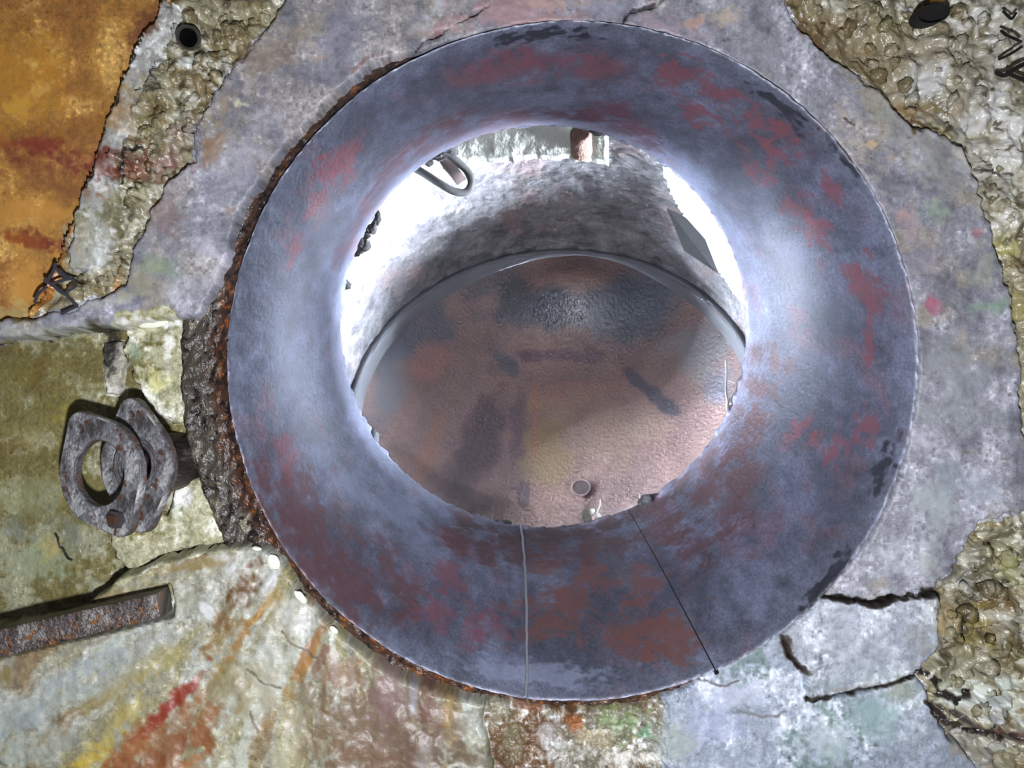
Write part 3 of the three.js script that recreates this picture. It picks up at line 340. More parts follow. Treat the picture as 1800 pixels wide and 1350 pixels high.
function ringPlate(t0, t1, cols) {
  const g = grid(72, cols, (a, b, i, j) => {
    const t = lerp(t0, t1, a);
    if (j < 3) { const [x, y] = ringP(t, 0, [-0.004, -0.001, 0][j]); return [x + 0, y, CO.z - [0.045, 0.012, 0.004][j], t / (2 * Math.PI), 0]; }   // rolled outer edge
    if (j > 69) { const p = ringP(t, 1, [0.004, 0.016, 0.03][j - 70]); return [p[0], p[1], ZIN - [0.010, 0.014, 0.012][j - 70], t / (2 * Math.PI), 1]; } // thickness of the inner lip
    const s = (j - 3) / 66, n = 0.0016 * fbm3(Math.cos(t) * 7, Math.sin(t) * 7, s * 4, 4) + 0.0014 * vn3(Math.cos(t) * 60, Math.sin(t) * 60, s * 40) * ss(0.12, 0.0, s);
    const lip = s > 0.98 ? -0.004 * vn(t * 40, 3) - 0.0014 * vn(t * 130, 7) : 0, p = ringP(t, s, -n + lip);
    return [p[0], p[1], p[2] + n * 0.6 * (1 - s), t / (2 * Math.PI), s];
  });
  return g;
}
part('steel_plate', ringPlate(A2 + 0.0022, A1 + Math.PI * 2, 560), ringMat, ringG);
part('steel_plate', ringPlate(A1, A2 - 0.0022, 56), ringMat, ringG);
{ // weld bead along the left seam, rust and dirt along the edges
  const pts = []; for (let k = 0; k <= 30; k++) { const s = k / 30 * 0.98 + 0.005, p = ringP(A1 + 0.06 * s * 0.3, s, -0.001); pts.push(new THREE.Vector3(p[0] + 0.0012 * vn(k * 1.7, 2), p[1], p[2] + 0.001)); }
  part('weld_bead', tube(pts, 0.0028, 120, 6), metal(0x8d8f97, 0.5, 0.0006, 10), ringG, 'pale weld bead');
  const seam = []; for (let k = 0; k <= 20; k++) { const s = k / 20, p = ringP(A2, s, 0.006); seam.push(new THREE.Vector3(...p)); }
  part('seam_strip', tube(seam, 0.004, 60, 5), metal(0x15120f, 0.9), ringG, 'dark open seam');
}
// rusted outer flange of the ring, bare where the plaster has broken away
{
  const w = 2048, h = 64, D = new Uint8Array(w * h * 4);
  for (let y = 0; y < h; y++) for (let x = 0; x < w; x++) {
    const t = x / w * 2 * Math.PI, s = y / h, o = (y * w + x) * 4, b = fbm3(Math.cos(t) * 24, Math.sin(t) * 24, s * 4, 4), e = fbm3(Math.cos(t) * 70, Math.sin(t) * 70, s * 12, 3);
    const inner = ss(0.5, 0.25, s + 0.25 * b), left = ss(0, 0.2, -Math.cos(t));
    let c = [72, 66, 58]; c = c.map((p, i) => lerp(p, [122, 116, 96][i], ss(0.1, 0.4, b) * (1 - inner) * 0.8)); c = c.map((p, i) => lerp(p, [70, 46, 36][i], inner * 0.9)); c = c.map((p, i) => lerp(p, [150, 84, 36][i], ss(0.22, 0.4, e + 0.3 * b) * inner * 0.85)); c = c.map((p, i) => lerp(p, [34, 28, 26][i], ss(0.16, 0.34, -e)));
    for (let i = 0; i < 3; i++) D[o + i] = clamp(c[i], 0, 255); D[o + 3] = 255;
  }
  const map = srgb(D, w, h); map.wrapS = THREE.RepeatWrapping;
  const g = grid(22, 640, (a, b) => { const t = a * Math.PI * 2, R = 0.597 + b * (0.110 + 0.010 * fbm(Math.cos(t) * 16, Math.sin(t) * 16, 3)), u = Math.cos(t) * R * 1000, v = Math.sin(t) * R * 1000; const z = -0.024 + 0.007 * lumps(u, v, 13) + 0.006 * lumps(u + 40, v, 24) + 0.006 * fbm(u / 30, v / 30, 3) + 0.012 * ss(0.35, 0.05, b) - 0.04 * ss(0.9, 1, b); return [CO.x + Math.cos(t) * R, CO.y + Math.sin(t) * R * 0.985, z, a, b]; });
  part('rusted_flange', g, new THREE.MeshPhysicalMaterial({ map, roughness: 0.25, bumpMap: (() => { const t = grainTex.clone(); t.repeat.set(40, 2); t.needsUpdate = true; return t; })(), bumpScale: 0.002 }), ringG, 'crusty rusted outer flange');
}
// rust scabs on the inner lip (angle in degrees about the lip, size, how far in)
const LIP = at(956, 573, ZIN - 0.005);
const rustMat = metal(0x141110, 0.8, 0.002, 5, 0);
const onLip = (u, v, z = ZIN - 0.004) => at(u, v, z);
for (const [u, v, a, b] of [[662, 384, 9, 13], [654, 398, 8, 10], [645, 405, 6, 9], [638, 428, 11, 10], [630, 440, 8, 9], [646, 415, 7, 4], [770, 276, 16, 7], [785, 266, 10, 7], [752, 287, 12, 5], [606, 500, 10, 8], [618, 452, 7, 7], [1052, 231, 16, 7], [880, 920, 16, 6], [1110, 903, 10, 4]]) {
  const m = part('rust_flake', lump(1, [1, 1, 0.8], 0.5, 2), rustMat, ringG); m.position.copy(onLip(u, v)); m.scale.set(a * 1.25 / 1000, b * 1.25 / 1000, 0.009);
}
{ const m = part('lug', lump(1, [1, 1.2, 1], 0.2, 2), metal(0x6d7078, 0.4), ringG, 'small steel lug on the inner lip'); m.position.copy(at(656, 771, ZIN + 0.004)); m.scale.set(0.013, 0.017, 0.014); }
part('drip', tube([at(657, 796, -0.325), at(650, 805, -0.322), at(647, 816, -0.318)], 0.003, 12, 6), metal(0xc9ccd6, 0.5), ringG, 'white drip');

// ---------------------------------------------------------------- the casing behind the ring: elbow wall, rim, dished cover
const casing = thing('elbow_casing', 'dark cast casing with a rough curved wall and a dished brown cover', 'casing');
const nD = new THREE.Vector3(-0.10, 0.62, 0.78).normalize(), Cd = at(968, 688, -0.76), RD = 0.555;
const e2 = new THREE.Vector3(0, 1, 0).addScaledVector(nD, -nD.y).normalize(), e1 = new THREE.Vector3().crossVectors(e2, nD);
const dishP = (x, y, h = 0) => Cd.clone().addScaledVector(e1, x).addScaledVector(e2, y).addScaledVector(nD, h);
let bowl = (x, y) => -0.012 - 0.13 * (1 - Math.min(1, Math.hypot(x, y) / RD) ** 4);
const sight = (u, v) => { let h = -0.05, r; for (let k = 0; k < 8; k++) { const o = new THREE.Vector3(0, CY, CAMZ), d = W(u, v, 0).sub(o), t = Cd.clone().addScaledVector(nD, h).sub(o).dot(nD) / d.dot(nD), p = o.addScaledVector(d, t).sub(Cd); r = [p.dot(e1), p.dot(e2)]; h = bowl(...r); } return r; };
const CK = new THREE.Vector3(CI.x + 0.0, CI.y, ZIN - 0.022), RK = 0.485;
const kP = (t) => new THREE.Vector3(CK.x + RK * Math.cos(t), CK.y + RK * Math.sin(t), CK.z);
const dP = (t) => dishP(RD * Math.cos(t), RD * Math.sin(t));
const WIN = [[-20, 59, -0.02, 0.84], [160, 236, 0.04, 0.9]];   // open windows in the elbow wall: from, to degrees, from, to share of its length
{
  const rows = 90, cols = 420, pos = [], uv = [], idx = [];
  for (let j = 0; j <= rows; j++) for (let i = 0; i <= cols; i++) {
    const t = i / cols * 2 * Math.PI, s = j / rows, p = kP(t).lerp(dP(t), s), out = new THREE.Vector3(Math.cos(t), Math.sin(t), 0);
    const len = kP(t).distanceTo(dP(t)), L = len * 10 * s, q = t * 5;
    p.addScaledVector(out, 0.05 * Math.sin(Math.PI * s) * Math.min(1, len * 2) + 0.006 * fbm3(Math.cos(t) * 7, Math.sin(t) * 7, L * 1.4, 4) + 0.004 * vn3(Math.cos(t) * 34, Math.sin(t) * 34, L * 7));
    pos.push(p.x, p.y, p.z); uv.push(t / (2 * Math.PI), s);
  }
  for (let j = 0; j < rows; j++) for (let i = 0; i < cols; i++) {
    const deg = ((i + 0.5) / cols * 360), s = (j + 0.5) / rows;
    if (WIN.some(([a, b, c, d]) => { const m = ((deg - a) % 360 + 360) % 360; const k = m / (b - a); return k < 1 && s > c && s < d * (0.35 + 0.65 * Math.sqrt(Math.max(0, 1 - (2 * k - 1) ** 2))); })) continue;
    const a = j * (cols + 1) + i, b = a + 1, c = a + cols + 1, d = c + 1; idx.push(a, d, b, a, c, d);
  }
  const g = new THREE.BufferGeometry(); g.setAttribute('position', new THREE.Float32BufferAttribute(pos, 3)); g.setAttribute('uv', new THREE.Float32BufferAttribute(uv, 2)); g.setIndex(idx); g.computeVertexNormals();
  const w = 1024, h = 256, D = new Uint8Array(w * h * 4);
  for (let y = 0; y < h; y++) for (let x = 0; x < w; x++) {
    const t = x / w * 2 * Math.PI, s = y / h, b = fbm3(Math.cos(t) * 14, Math.sin(t) * 14, s * 20, 5), e = vn(x * 0.9, y * 0.9), a = fbm3(Math.cos(t) * 4, Math.sin(t) * 4, s * 5, 3), o = (y * w + x) * 4;
    let c = [104, 104, 108]; c = c.map((p, i) => lerp(p, [128, 127, 130][i], ss(0.05, 0.4, b))); c = c.map((p, i) => lerp(p, [104, 88, 88][i], ss(0.1, 0.35, a) * 0.6)); c = c.map((p, i) => lerp(p, [82, 82, 86][i], ss(0.1, 0.4, -b)));
    for (let i = 0; i < 3; i++) D[o + i] = clamp(c[i] * (1 + 0.15 * e), 0, 255); D[o + 3] = 255;
  }
  const map = srgb(D, w, h); map.wrapS = THREE.RepeatWrapping;
  part('elbow_wall', g, new THREE.MeshPhysicalMaterial({ map, roughness: 0.5, metalness: 0.1, bumpMap: (() => { const t = grainTex.clone(); t.repeat.set(14, 3); t.needsUpdate = true; return t; })(), bumpScale: 0.004 }), casing, 'rough cast wall of the elbow');
  // the flat rim between wall and cover
  part('rim', grid(4, 240, (a, b) => { const t = a * 2 * Math.PI, q = dishP((RD + 0.012 - 0.05 * b) * Math.cos(t), (RD + 0.012 - 0.05 * b) * Math.sin(t), [-0.01, 0.006, 0.008, 0.006, -0.11][Math.round(b * 4)]); return [q.x, q.y, q.z]; }), metal(0x5c5e64, 0.5, 0.0008, 12), casing, 'smooth grey machined rim');
  // dished cover
  const hub = sight(1010, 535); bowl = (x, y) => { const r = Math.hypot(x, y) / RD, d1 = ((x - hub[0]) / 0.22) ** 2 + ((y - hub[1]) / 0.135) ** 2; return -0.012 - 0.13 * (1 - r ** 4) + 0.105 * Math.exp(-d1 * 1.5) + 0.003 * fbm(x * 12, y * 12, 3); };
  const S = 1024, C = new Float32Array(S * S * 3), M = new Float32Array(S * S).fill(0.5);
  for (let y = 0; y < S; y++) for (let x = 0; x < S; x++) { const X = (x / S * 2 - 1) * RD, Y = (y / S * 2 - 1) * RD, b = fbm(X * 14, Y * 14, 4), a = fbm(X * 5 + 9, Y * 5, 3), e = vn(x * 0.5, y * 0.5), o = (y * S + x) * 3, k = ss(-0.3, 0.3, a); const c = [lerp(96, 108, k), lerp(80, 88, k), lerp(78, 83, k)]; for (let i = 0; i < 3; i++) C[o + i] = c[i] * (1 + 0.10 * e + 0.18 * b); }
  const P = (u, v, ru, rv, deg, col, m = 0.8, n = 0.7, rough) => {
    const [cx, cy] = sight(u, v), [ax, ay] = sight(u + 1, v), [bx, by] = sight(u, v + 1), c = Math.cos(rad(deg)), q = Math.sin(rad(deg)), ux = ax - cx, uy = ay - cy, vx = bx - cx, vy = by - cy, det = ux * vy - vx * uy;
    for (let y = 0; y < S; y++) for (let x = 0; x < S; x++) {
      const X = (x / S * 2 - 1) * RD - cx, Y = (y / S * 2 - 1) * RD - cy, du = (X * vy - vx * Y) / det, dv = (ux * Y - X * uy) / det, lx = (du * c + dv * q) / ru, ly = (-du * q + dv * c) / rv, d = Math.hypot(lx, ly); if (d > 1.6) continue;
      const k = ss(0, 0.6, 1 - d + n * fbm(X * 16 + u, Y * 16 + v, 4)) * m, o = (y * S + x) * 3; for (let i = 0; i < 3; i++) C[o + i] += (col[i] - C[o + i]) * k; if (rough) M[y * S + x] = lerp(M[y * S + x], rough, k);
    }
  };
  P(720, 600, 120, 60, -35, [60, 64, 74], 0.85); P(850, 500, 110, 40, -25, [58, 58, 64], 0.7); P(690, 680, 40, 90, 20, [78, 82, 92], 0.7); P(1090, 440, 140, 40, 5, [74, 72, 76], 0.7);
  P(970, 545, 150, 75, -4, [44, 48, 56], 0.95, 0.4, 0.24); P(1130, 530, 120, 85, -30, [52, 57, 67], 0.95, 0.3, 0.42); P(1200, 480, 70, 60, 40, [54, 60, 72], 0.85, 0.4); P(900, 520, 50, 60, 20, [50, 52, 58], 0.8, 0.5, 0.35);
  P(1230, 620, 70, 70, 0, [100, 102, 106], 0.75); P(1260, 690, 40, 50, 0, [84, 88, 100], 0.7); P(1010, 690, 120, 30, -10, [112, 84, 78], 0.7); P(960, 770, 60, 100, 0, [112, 98, 70], 0.7); P(1060, 760, 120, 80, -10, [114, 98, 88], 0.7); P(750, 640, 80, 40, -30, [118, 84, 78], 0.7);
  P(845, 770, 44, 130, 12, [60, 48, 52], 0.95, 0.6); P(810, 830, 40, 70, 8, [58, 48, 54], 0.9, 0.6); P(910, 760, 18, 90, 4, [72, 58, 64], 0.8, 0.9); P(920, 870, 14, 40, 0, [66, 56, 62], 0.8); P(750, 800, 20, 110, 20, [112, 80, 70], 0.6); P(1145, 690, 66, 14, 40, [58, 56, 66], 0.9, 0.8); P(940, 720, 10, 120, 0, [126, 86, 74], 0.6); P(890, 640, 40, 20, 30, [60, 62, 70], 0.8); P(1000, 625, 120, 16, 0, [72, 58, 64], 0.8);
  const D2 = new Uint8Array(S * S * 4), R2 = new Uint8Array(S * S * 4); for (let i = 0; i < S * S; i++) { for (let c = 0; c < 3; c++) { D2[4 * i + c] = clamp(C[3 * i + c], 0, 255); R2[4 * i + c] = M[i] * 255; } D2[4 * i + 3] = R2[4 * i + 3] = 255; }
  const rm = new THREE.DataTexture(R2, S, S, THREE.RGBAFormat); rm.magFilter = THREE.LinearFilter; rm.needsUpdate = true;
  part('dished_cover', grid(80, 240, (a, b) => { const t = a * 2 * Math.PI, r = (RD - 0.03) * b, x = r * Math.cos(t), y = r * Math.sin(t), q = dishP(x, y, bowl(x, y)); return [q.x, q.y, q.z, x / RD / 2 + 0.5, y / RD / 2 + 0.5]; }), new THREE.MeshPhysicalMaterial({ map: srgb(D2, S, S), roughnessMap: rm, roughness: 1, metalness: 0.1, bumpMap: grain(9), bumpScale: 0.0022 }), casing, 'dished brown cover with a dark wet patch');
  // small oval eye in the cover
  const [hx, hy] = sight(1022, 859), hp = dishP(hx, hy, bowl(hx, hy) + 0.004);
  const eye = new THREE.TorusGeometry(0.024, 0.004, 8, 28); const m = part('plug_ring', eye, metal(0x7a6664, 0.45), casing); m.position.copy(hp); m.quaternion.setFromUnitVectors(new THREE.Vector3(0, 0, 1), nD);
  const pl = part('plug', new THREE.CylinderGeometry(0.022, 0.022, 0.006, 24), metal(0x3c302f, 0.8), casing); pl.position.copy(hp); pl.quaternion.setFromUnitVectors(new THREE.Vector3(0, 1, 0), nD);
}

// ---------------------------------------------------------------- flanged pipe in the niche
{
  const n = new THREE.Vector3(-0.36, 0.02, 0.93).normalize(), bolt = at(221, 910, 0.070), grey = mottled([[126, 126, 130], [168, 168, 168], [84, 80, 80], [92, 70, 60]], 0.42, 7, 0.003), dark = mottled([[50, 42, 40], [84, 74, 70], [26, 22, 22], [70, 46, 36]], 0.5, 3, 0.004);
  const t = thing('flanged_pipe', 'short rusty pipe stub with two oval bolt flanges in the niche left of the ring', 'pipe');
  const frame = (dir) => { const y = new THREE.Vector3(...dir).addScaledVector(n, -n.dot(new THREE.Vector3(...dir))).normalize(), x = new THREE.Vector3().crossVectors(y, n); return new THREE.Matrix4().makeBasis(x, y, n); };
  function flangeShape(span, width, bore, lobe, holes) {
    const s = new THREE.Shape(), raw = [];
    for (const [cy, r] of [[0, width / 2], [span / 2, lobe], [-span / 2, lobe]]) for (let k = 0; k < 60; k++) raw.push([r * Math.cos(k / 60 * 2 * Math.PI), cy + r * Math.sin(k / 60 * 2 * Math.PI)]);
    raw.sort((a, b) => a[0] - b[0] || a[1] - b[1]);
    const chain = (list) => { const h = []; for (const p of list) { while (h.length > 1 && (h[h.length - 1][0] - h[h.length - 2][0]) * (p[1] - h[h.length - 2][1]) <= (h[h.length - 1][1] - h[h.length - 2][1]) * (p[0] - h[h.length - 2][0])) h.pop(); h.push(p); } h.pop(); return h; };
    const pts = chain(raw).concat(chain(raw.reverse())).map(([x, y]) => new THREE.Vector2(x + 0.0008 * vn(x * 300, y * 300), y));
    s.setFromPoints(pts.concat([pts[0]]));
    for (const [x, y, r] of holes) { const h = new THREE.Path(); h.absarc(x, y, r, 0, 2 * Math.PI, true); s.holes.push(h); }
    return new THREE.ExtrudeGeometry(s, { depth: 0.011, bevelEnabled: true, bevelThickness: 0.0025, bevelSize: 0.0025, bevelSegments: 2, curveSegments: 32 });
  }
  const span = 0.172, half = span / 2;
  // rear flange, welded to the pipe
  const fr = frame([-0.16, 0.987, 0]), yr = new THREE.Vector3().setFromMatrixColumn(fr, 1), cr = bolt.clone().addScaledVector(yr, half).addScaledVector(n, -0.044);
  const put = (m, mat, p) => { m.quaternion.setFromRotationMatrix(mat); m.position.copy(p); return m; };
  put(part('flange', flangeShape(span, 0.156, 0.052, 0.028, [[0, 0, 0.050], [0, half, 0.0105]]), grey, t, 'grey oval flange on the pipe end'), fr, cr);
  // front flange, swung aside on its one bolt
  const ff = frame([-0.545, 0.838, 0]), yf = new THREE.Vector3().setFromMatrixColumn(ff, 1), cf = bolt.clone().addScaledVector(yf, half).addScaledVector(n, 0.002);
  put(part('loose_flange', flangeShape(span, 0.176, 0.056, 0.028, [[0, 0, 0.057], [0, half, 0.0105], [0, -half, 0.009]]), grey, t, 'loose oval flange swung aside on one bolt'), ff, cf);
  // pipe: hollow, running back into the wall
  const prof = [[0.053, -0.30], [0.053, -0.004], [0.053, 0.004], [0.047, 0.004], [0.047, -0.30]].map(([r, y]) => new THREE.Vector2(r, y));
  const pipe = part('pipe', new THREE.LatheGeometry(prof, 48), dark, t, 'dark rusty pipe'); pipe.quaternion.setFromUnitVectors(new THREE.Vector3(0, 1, 0), n); pipe.position.copy(cr);
  // inner sleeve seen through the loose flange
  const sl = part('sleeve', new THREE.LatheGeometry([[0.049, 0], [0.049, 0.014], [0.034, 0.016], [0.034, -0.02]].map(([r, y]) => new THREE.Vector2(r, y)), 48), grey, t, 'ring face inside the bore'); sl.quaternion.copy(pipe.quaternion); sl.position.copy(cr);
  const end = part('inner_wall', new THREE.CylinderGeometry(0.046, 0.046, 0.006, 32), metal(0x2a1d19, 0.75, 0.003, 4, 0), t, 'dark rusty inside of the pipe'); end.quaternion.copy(pipe.quaternion); end.position.copy(cr).addScaledVector(n, -0.03);
  const b = part('bolt', new THREE.CylinderGeometry(0.0085, 0.0085, 0.07, 20), metal(0x5a3a2a, 0.5), t, 'rusty bolt'); b.quaternion.copy(pipe.quaternion); b.position.copy(bolt).addScaledVector(n, -0.004);
  part('nut', new THREE.CylinderGeometry(0.0155, 0.0155, 0.011, 6), metal(0x4a4543, 0.5), b).position.y = 0.025;
}

// ---------------------------------------------------------------- smaller things
{
  // steel bar
  const g = new THREE.BoxGeometry(0.62, 0.044, 0.05, 60, 5, 5), p = g.attributes.position;
  for (let i = 0; i < p.count; i++) { const x = p.getX(i), y = p.getY(i), z = p.getZ(i), e = 0.0018 * fbm(x * 60, y * 90 + z * 70, 3); p.setXYZ(i, x, y * (1 - 0.10 * ss(0.05, 0.31, x)) + e + 0.004 * Math.sin(x * 5), z + e); }
  for (let i = 0; i < p.count; i++) g.attributes.uv.setXY(i, p.getX(i), p.getY(i) + p.getZ(i)); g.computeVertexNormals();
  const bar = single('steel_bar', g, mottled([[84, 76, 74], [122, 116, 112], [52, 42, 40], [120, 78, 44]], 0.45, 9, 0.004), 'flat rusty steel bar across the stained render at lower left', 'bar');
  const b0 = at(290, 1062, 0.058), b1 = at(0, 1128, 0.058), d = b0.clone().sub(b1).normalize(); bar.position.copy(b0).addScaledVector(d, -0.31); bar.rotation.z = Math.atan2(d.y, d.x);
  // wire loop hanging in the opening
  const z = -0.37; single('wire_hook', tube([at(722, 292, z), at(742, 303, z), at(772, 322, z), at(800, 337, z - 0.01), at(820, 337, z - 0.02), at(829, 322, z - 0.02), at(822, 302, z - 0.02), at(806, 286, z - 0.01), at(792, 274, z), at(778, 262, z)], 0.0088, 90, 10), metal(0x060606, 0.8, 0.0006, 6, 0), 'bent black wire hook hanging at the upper left of the opening', 'hook');
  // bracket piece beside the hook and rusty stub further right, both on the plaster patch above the casing
  const pm = new THREE.MeshPhysicalMaterial({ color: 0x6c6f69, roughness: 0.75, bumpMap: grain(5), bumpScale: 0.004 });
  const a0 = at(785, 255, -0.41), a1 = at(1068, 235, -0.41);
  const pg = grid(24, 90, (a, b) => { const u = lerp(778, 1070, a), top = 205 - 10 * Math.sin(a * 3.14), bot = lerp(296, 292, a) - 16 * Math.sin(a * 3.1) + 5 * vn(a * 9, 1) + 3 * vn(a * 30, 4), v = lerp(top, bot, b), q = at(u, v, -0.415 - 0.05 * b + 0.004 * fbm(a * 12, b * 4, 3) - 0.05 * ss(0.93, 1, b) - 0.05 * ss(0.97, 1, Math.abs(2 * a - 1))); return [q.x, q.y, q.z, a * 0.4, b * 0.1]; });
  single('plaster_patch', pg, pm, 'pale grey plaster patch under the top edge of the opening', 'plaster');
  const st = single('rusty_stub', new THREE.LatheGeometry([[0.0, 0.062], [0.018, 0.060], [0.024, 0.05], [0.025, -0.01], [0, -0.01]].map(([r, y]) => new THREE.Vector2(r, y)), 28), metal(0x4a2f20, 0.6, 0.004, 4), 'rusty brown pipe stub on the pale plaster patch', 'pipe');
  st.position.copy(at(1022, 262, -0.44)); st.rotation.set(1.25, 0, 0.1);
  const br = single('bracket', (() => { const g = new THREE.BoxGeometry(0.024, 0.085, 0.018, 4, 10, 3), p = g.attributes.position; for (let i = 0; i < p.count; i++) p.setX(i, p.getX(i) + 0.004 * vn(p.getY(i) * 60, p.getZ(i) * 40)); g.computeVertexNormals(); return g; })(), metal(0x3b2722, 0.7, 0.003, 5), 'dark rusty bracket beside the wire hook', 'bracket');
  br.position.copy(at(792, 292, -0.40)); br.rotation.set(0.2, 0.2, 0.62);
  // broken grey plate in the right-hand window
  const vs = [[1172, 366], [1206, 382], [1240, 420], [1264, 482], [1258, 478], [1202, 440]].map(([u, v], i) => at(u, v, -0.72 + (i > 3 ? 0 : 0.02)));
  const T = [], tri = (a, b, c) => T.push(...a.toArray(), ...b.toArray(), ...c.toArray()), off = new THREE.Vector3(0.004, 0.004, -0.02);
  for (let i = 1; i < 5; i++) { tri(vs[0], vs[i + 1] ?? vs[0], vs[i]); const q = vs.map((x) => x.clone().add(off)); tri(q[0], q[i], q[i + 1] ?? q[0]); }
  for (let i = 0; i < 6; i++) { const a = vs[i], b = vs[(i + 1) % 6], c = a.clone().add(off), d2 = b.clone().add(off); tri(a, b, d2); tri(a, d2, c); }
  const vg = new THREE.BufferGeometry(); vg.setAttribute('position', new THREE.Float32BufferAttribute(T, 3)); vg.computeVertexNormals();
  single('guide_vane', vg, metal(0x1d1f23, 0.6, 0.001, 5), 'grey three-cornered plate against the bright slit on the right', 'plate');
  // twigs and dirt on the lower lip
  const tw = metal(0x8d8c88, 0.8, 0.001, 5);
  const t1 = thing('twig', 'thin upright twig with a cobweb on the right edge of the opening', 'twig', [0, 0, 0]);
  part('stem', tube([at(1276, 632, -0.36), at(1277, 660, -0.355), at(1276, 688, -0.35), at(1280, 712, -0.345), at(1281, 727, -0.345)], 0.0022, 30, 6), tw, t1); part('side_shoot', tube([at(1276, 668, -0.355), at(1284, 670, -0.35), at(1292, 674, -0.34)], 0.0018, 10, 5), tw, t1); part('cobweb', tube([at(1280, 700, -0.348), at(1278, 715, -0.345), at(1283, 728, -0.344)], 0.0032, 12, 5), metal(0xb9bcc4, 0.9), t1, 'pale cobweb');
  const t2 = thing('leaf_twig', 'small grey dried leaves with a thin stalk on the bottom edge of the opening', 'twig'), lg = metal(0x9a9a8e, 0.85, 0.002, 6);
  for (const [u, v, r] of [[1028, 904, 9], [1040, 900, 8], [1052, 910, 8], [1034, 912, 8]]) { const m = part('leaf', lump(1, [1, 1, 0.2], 0.4, 2), lg, t2); m.position.copy(at(u, v, -0.362)); m.scale.set(r * 1.2 / 1000, r * 1.2 / 1000, 0.006); m.rotation.y = rnd(); }
  part('stalk', tube([at(1045, 916, -0.36), at(1050, 900, -0.36), at(1055, 888, -0.36), at(1055, 878, -0.36)], 0.0014, 20, 5), metal(0xb4b2aa, 0.8), t2);
  const t3 = thing('dirt_clod', 'dark clod of dirt with a fine straw at the lower right edge of the opening', 'clod');
  const c1 = part('clod', lump(1, [1, 0.75, 0.8], 0.35, 3), metal(0x242326, 0.8, 0.003, 4), t3); c1.position.copy(at(1138, 884, -0.346)); c1.scale.setScalar(0.021); part('straw', tube([at(1130, 882, -0.346), at(1121, 876, -0.35), at(1112, 872, -0.355)], 0.0012, 10, 5), metal(0x4a4a4a, 0.8), t3);
  // round pipe end in the upper-left rubble
  const pe = thing('pipe_end', 'small dark wet pipe end in the rubble at the upper left', 'pipe');
  { const c = at(331, 66, 0.022), dir = new THREE.Vector3(0.25, -0.30, 1).normalize(), q = new THREE.Quaternion().setFromUnitVectors(new THREE.Vector3(0, 1, 0), dir); const a = part('tube_wall', new THREE.LatheGeometry([[0.019, -0.05], [0.021, 0.0], [0.019, 0.004], [0.0155, 0.002], [0.015, -0.02]].map(([r, y]) => new THREE.Vector2(r, y)), 32), metal(0x56544c, 0.3, 0.002, 5), pe); a.position.copy(c); a.quaternion.copy(q); const f = part('filling', lump(1, [1, 0.4, 1], 0.35, 3), metal(0x1c1a1a, 0.18, 0.003, 4), pe, 'wet black filling'); f.position.copy(c).addScaledVector(dir, -0.004); f.scale.setScalar(0.0175); f.quaternion.copy(q); }
  // hole with an orange edge, its inner shade painted as a black end disc
  const ho = thing('drain_stub', 'stub painted black for the shade of its hollow with an orange rusty edge in the rubble at the upper right', 'pipe');
  { const c = at(1640, 24, 0.028), q = new THREE.Quaternion().setFromUnitVectors(new THREE.Vector3(0, 1, 0), new THREE.Vector3(-0.1, -0.2, 0.95).normalize()); const a = part('tube_wall', new THREE.LatheGeometry([[0.024, -0.08], [0.027, 0], [0.025, 0.004], [0.023, 0.001], [0.021, -0.012], [0, -0.014]].map(([r, y]) => new THREE.Vector2(r, y)), 28), metal(0x0b0a0a, 0.8, 0.003, 4, 0), ho); a.position.copy(c); a.quaternion.copy(q); a.scale.set(1.05, 1, 0.62); const r = part('rust_crust', lump(1, [1.4, 0.5, 0.5], 0.4, 3), metal(0xb07a28, 0.6, 0.004, 4), ho, 'orange rust crust'); r.position.copy(at(1650, -6, 0.022)); r.scale.setScalar(0.014); }
  // tie wires at the right edge
  const wm = metal(0x1b1716, 0.6);
  const tie = (pts, r, label) => single('tie_wire', tube(pts.map(([u, v, zz]) => at(u, v, zz)), r, 30, 8), wm, label, 'wire', 'tie wires');
  tie([[1806, 110, 0.03], [1786, 120, 0.035], [1768, 132, 0.03], [1752, 128, 0.0]], 0.0040, 'thick black tie wire at the right edge below the others');
  tie([[1768, 126, 0.03], [1784, 134, 0.034], [1798, 140, 0.03], [1812, 150, 0.02]], 0.0036, 'black tie wire crossing the thick one at the right edge');
  tie([[1796, 82, 0.03], [1784, 90, 0.035], [1770, 98, 0.03], [1756, 104, 0.01]], 0.0024, 'slanting thin black wire above the crossed pair at the right edge');
  tie([[1760, 54, 0.02], [1770, 62, 0.035], [1784, 68, 0.035], [1792, 72, 0.02]], 0.0027, 'bent black wire in the pale stone near the top right');
  tie([[1764, 20, 0.02], [1774, 30, 0.035], [1778, 33, 0.035], [1786, 23, 0.03]], 0.0024, 'uppermost short hooked black wire at the top right');
  // wire mesh in the broken plaster at the left
  const wmesh = thing('wire_mesh', 'torn diamond wire lath in the broken plaster left of the collar', 'mesh'), lath = metal(0x4c4c58, 0.45);
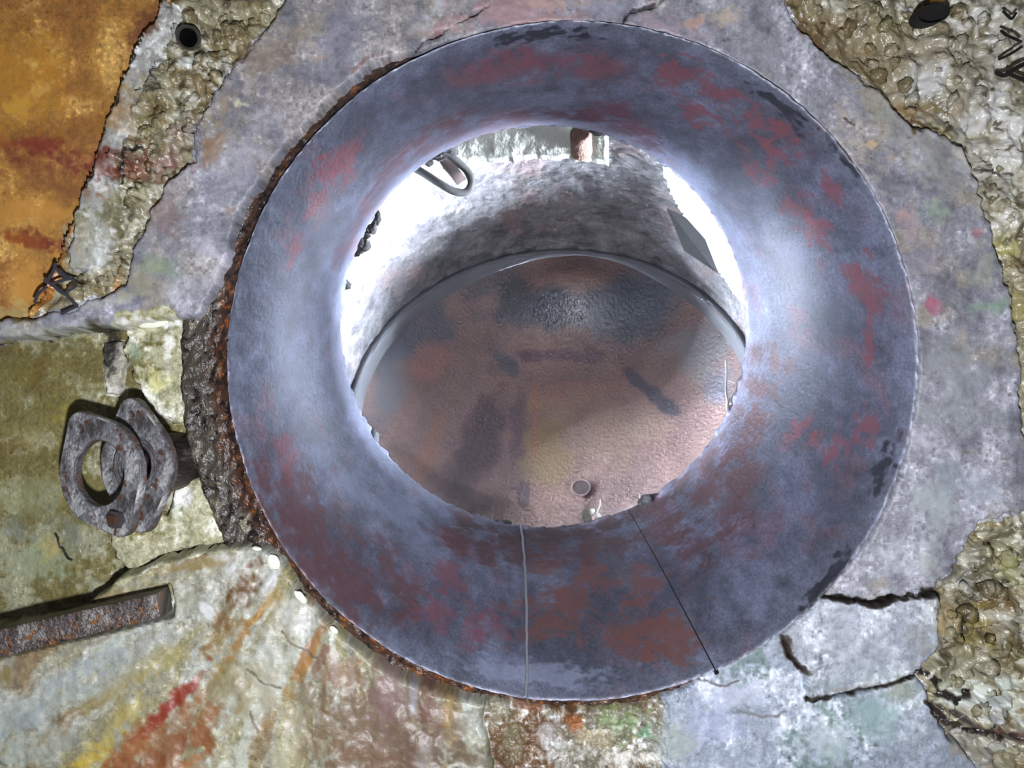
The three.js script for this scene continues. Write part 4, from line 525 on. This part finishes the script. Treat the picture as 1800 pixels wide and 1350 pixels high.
  for (const pts of [[[98, 462], [93, 478], [84, 492], [78, 496]], [[94, 466], [108, 482], [122, 488], [130, 494]], [[78, 490], [90, 500], [108, 512], [122, 524], [136, 540]], [[88, 500], [106, 494], [124, 490], [134, 492]], [[92, 501], [112, 516], [126, 508], [134, 502]], [[82, 504], [68, 516], [60, 532]], [[136, 538], [122, 544], [108, 552]], [[104, 474], [114, 486], [112, 494]]]) part('wire', tube(pts.map(([u, v]) => at(u, v, 0.020)), 0.0026, 24, 6), lath, wmesh);
}

// ---------------------------------------------------------------- the rest of the closed chamber round the camera, and added baffles for the sky
{
  const conc = new THREE.MeshStandardMaterial({ color: 0x34332f, roughness: 0.9, bumpMap: grain(6), bumpScale: 0.004 });
  const baffleDark = new THREE.MeshStandardMaterial({ color: 0x1c1b1a, roughness: 0.95 }), baffleGrey = new THREE.MeshStandardMaterial({ color: 0x8c8e92, roughness: 0.9 }), slab = (name, x0, x1, y0, y1, z0, z1) => { const g = new THREE.BoxGeometry(x1 - x0, y1 - y0, z1 - z0); const m = part(name, g, name === 'sky_baffle_outer_back' ? baffleGrey : /outer/.test(name) ? baffleDark : conc, scene); m.position.set((x0 + x1) / 2, (y0 + y1) / 2, (z0 + z1) / 2); m.userData.kind = 'structure'; };  // light grey and near-black tones serve the added outer slabs only
  slab('floor', -1.45, 1.45, -0.2, 0.0, -0.28, 2.8); slab('ceiling', -1.45, 1.45, 2.0, 2.2, -0.28, 2.8);
  slab('wall_left', -1.45, -1.25, 0, 2, -0.28, 2.8); slab('wall_right', 1.25, 1.45, 0, 2, -0.28, 2.8); slab('sky_baffle_outer_back', -3.0, 2.8, -0.2, 2.2, -1.7, -1.45); slab('sky_baffle_outer_far', 2.8, 9, -0.2, 3.2, -1.7, -1.45); slab('sky_baffle_outer_far_left', -9, -3.0, -0.2, 3.2, -1.7, -1.45); slab('sky_baffle_outer_top', -3.0, 2.8, 2.0, 2.2, -1.45, -0.28); slab('sky_baffle_outer_bottom', -3.0, 2.8, -0.2, 0, -1.45, -0.28); slab('sky_baffle_outer_left', -3.0, -1.45, -0.2, 2.2, -0.28, -0.12); slab('sky_baffle_outer_right', 1.45, 2.8, -0.2, 2.2, -0.28, -0.12); slab('wall_front', -1.45, 1.45, -0.2, 2.2, 2.8, 3.0);  // the outer slabs are unseen, added to steer sky light into the casing
}
scene.traverse((o) => { if (o.isMesh) shadow(o); });
renderer.render(scene, camera);
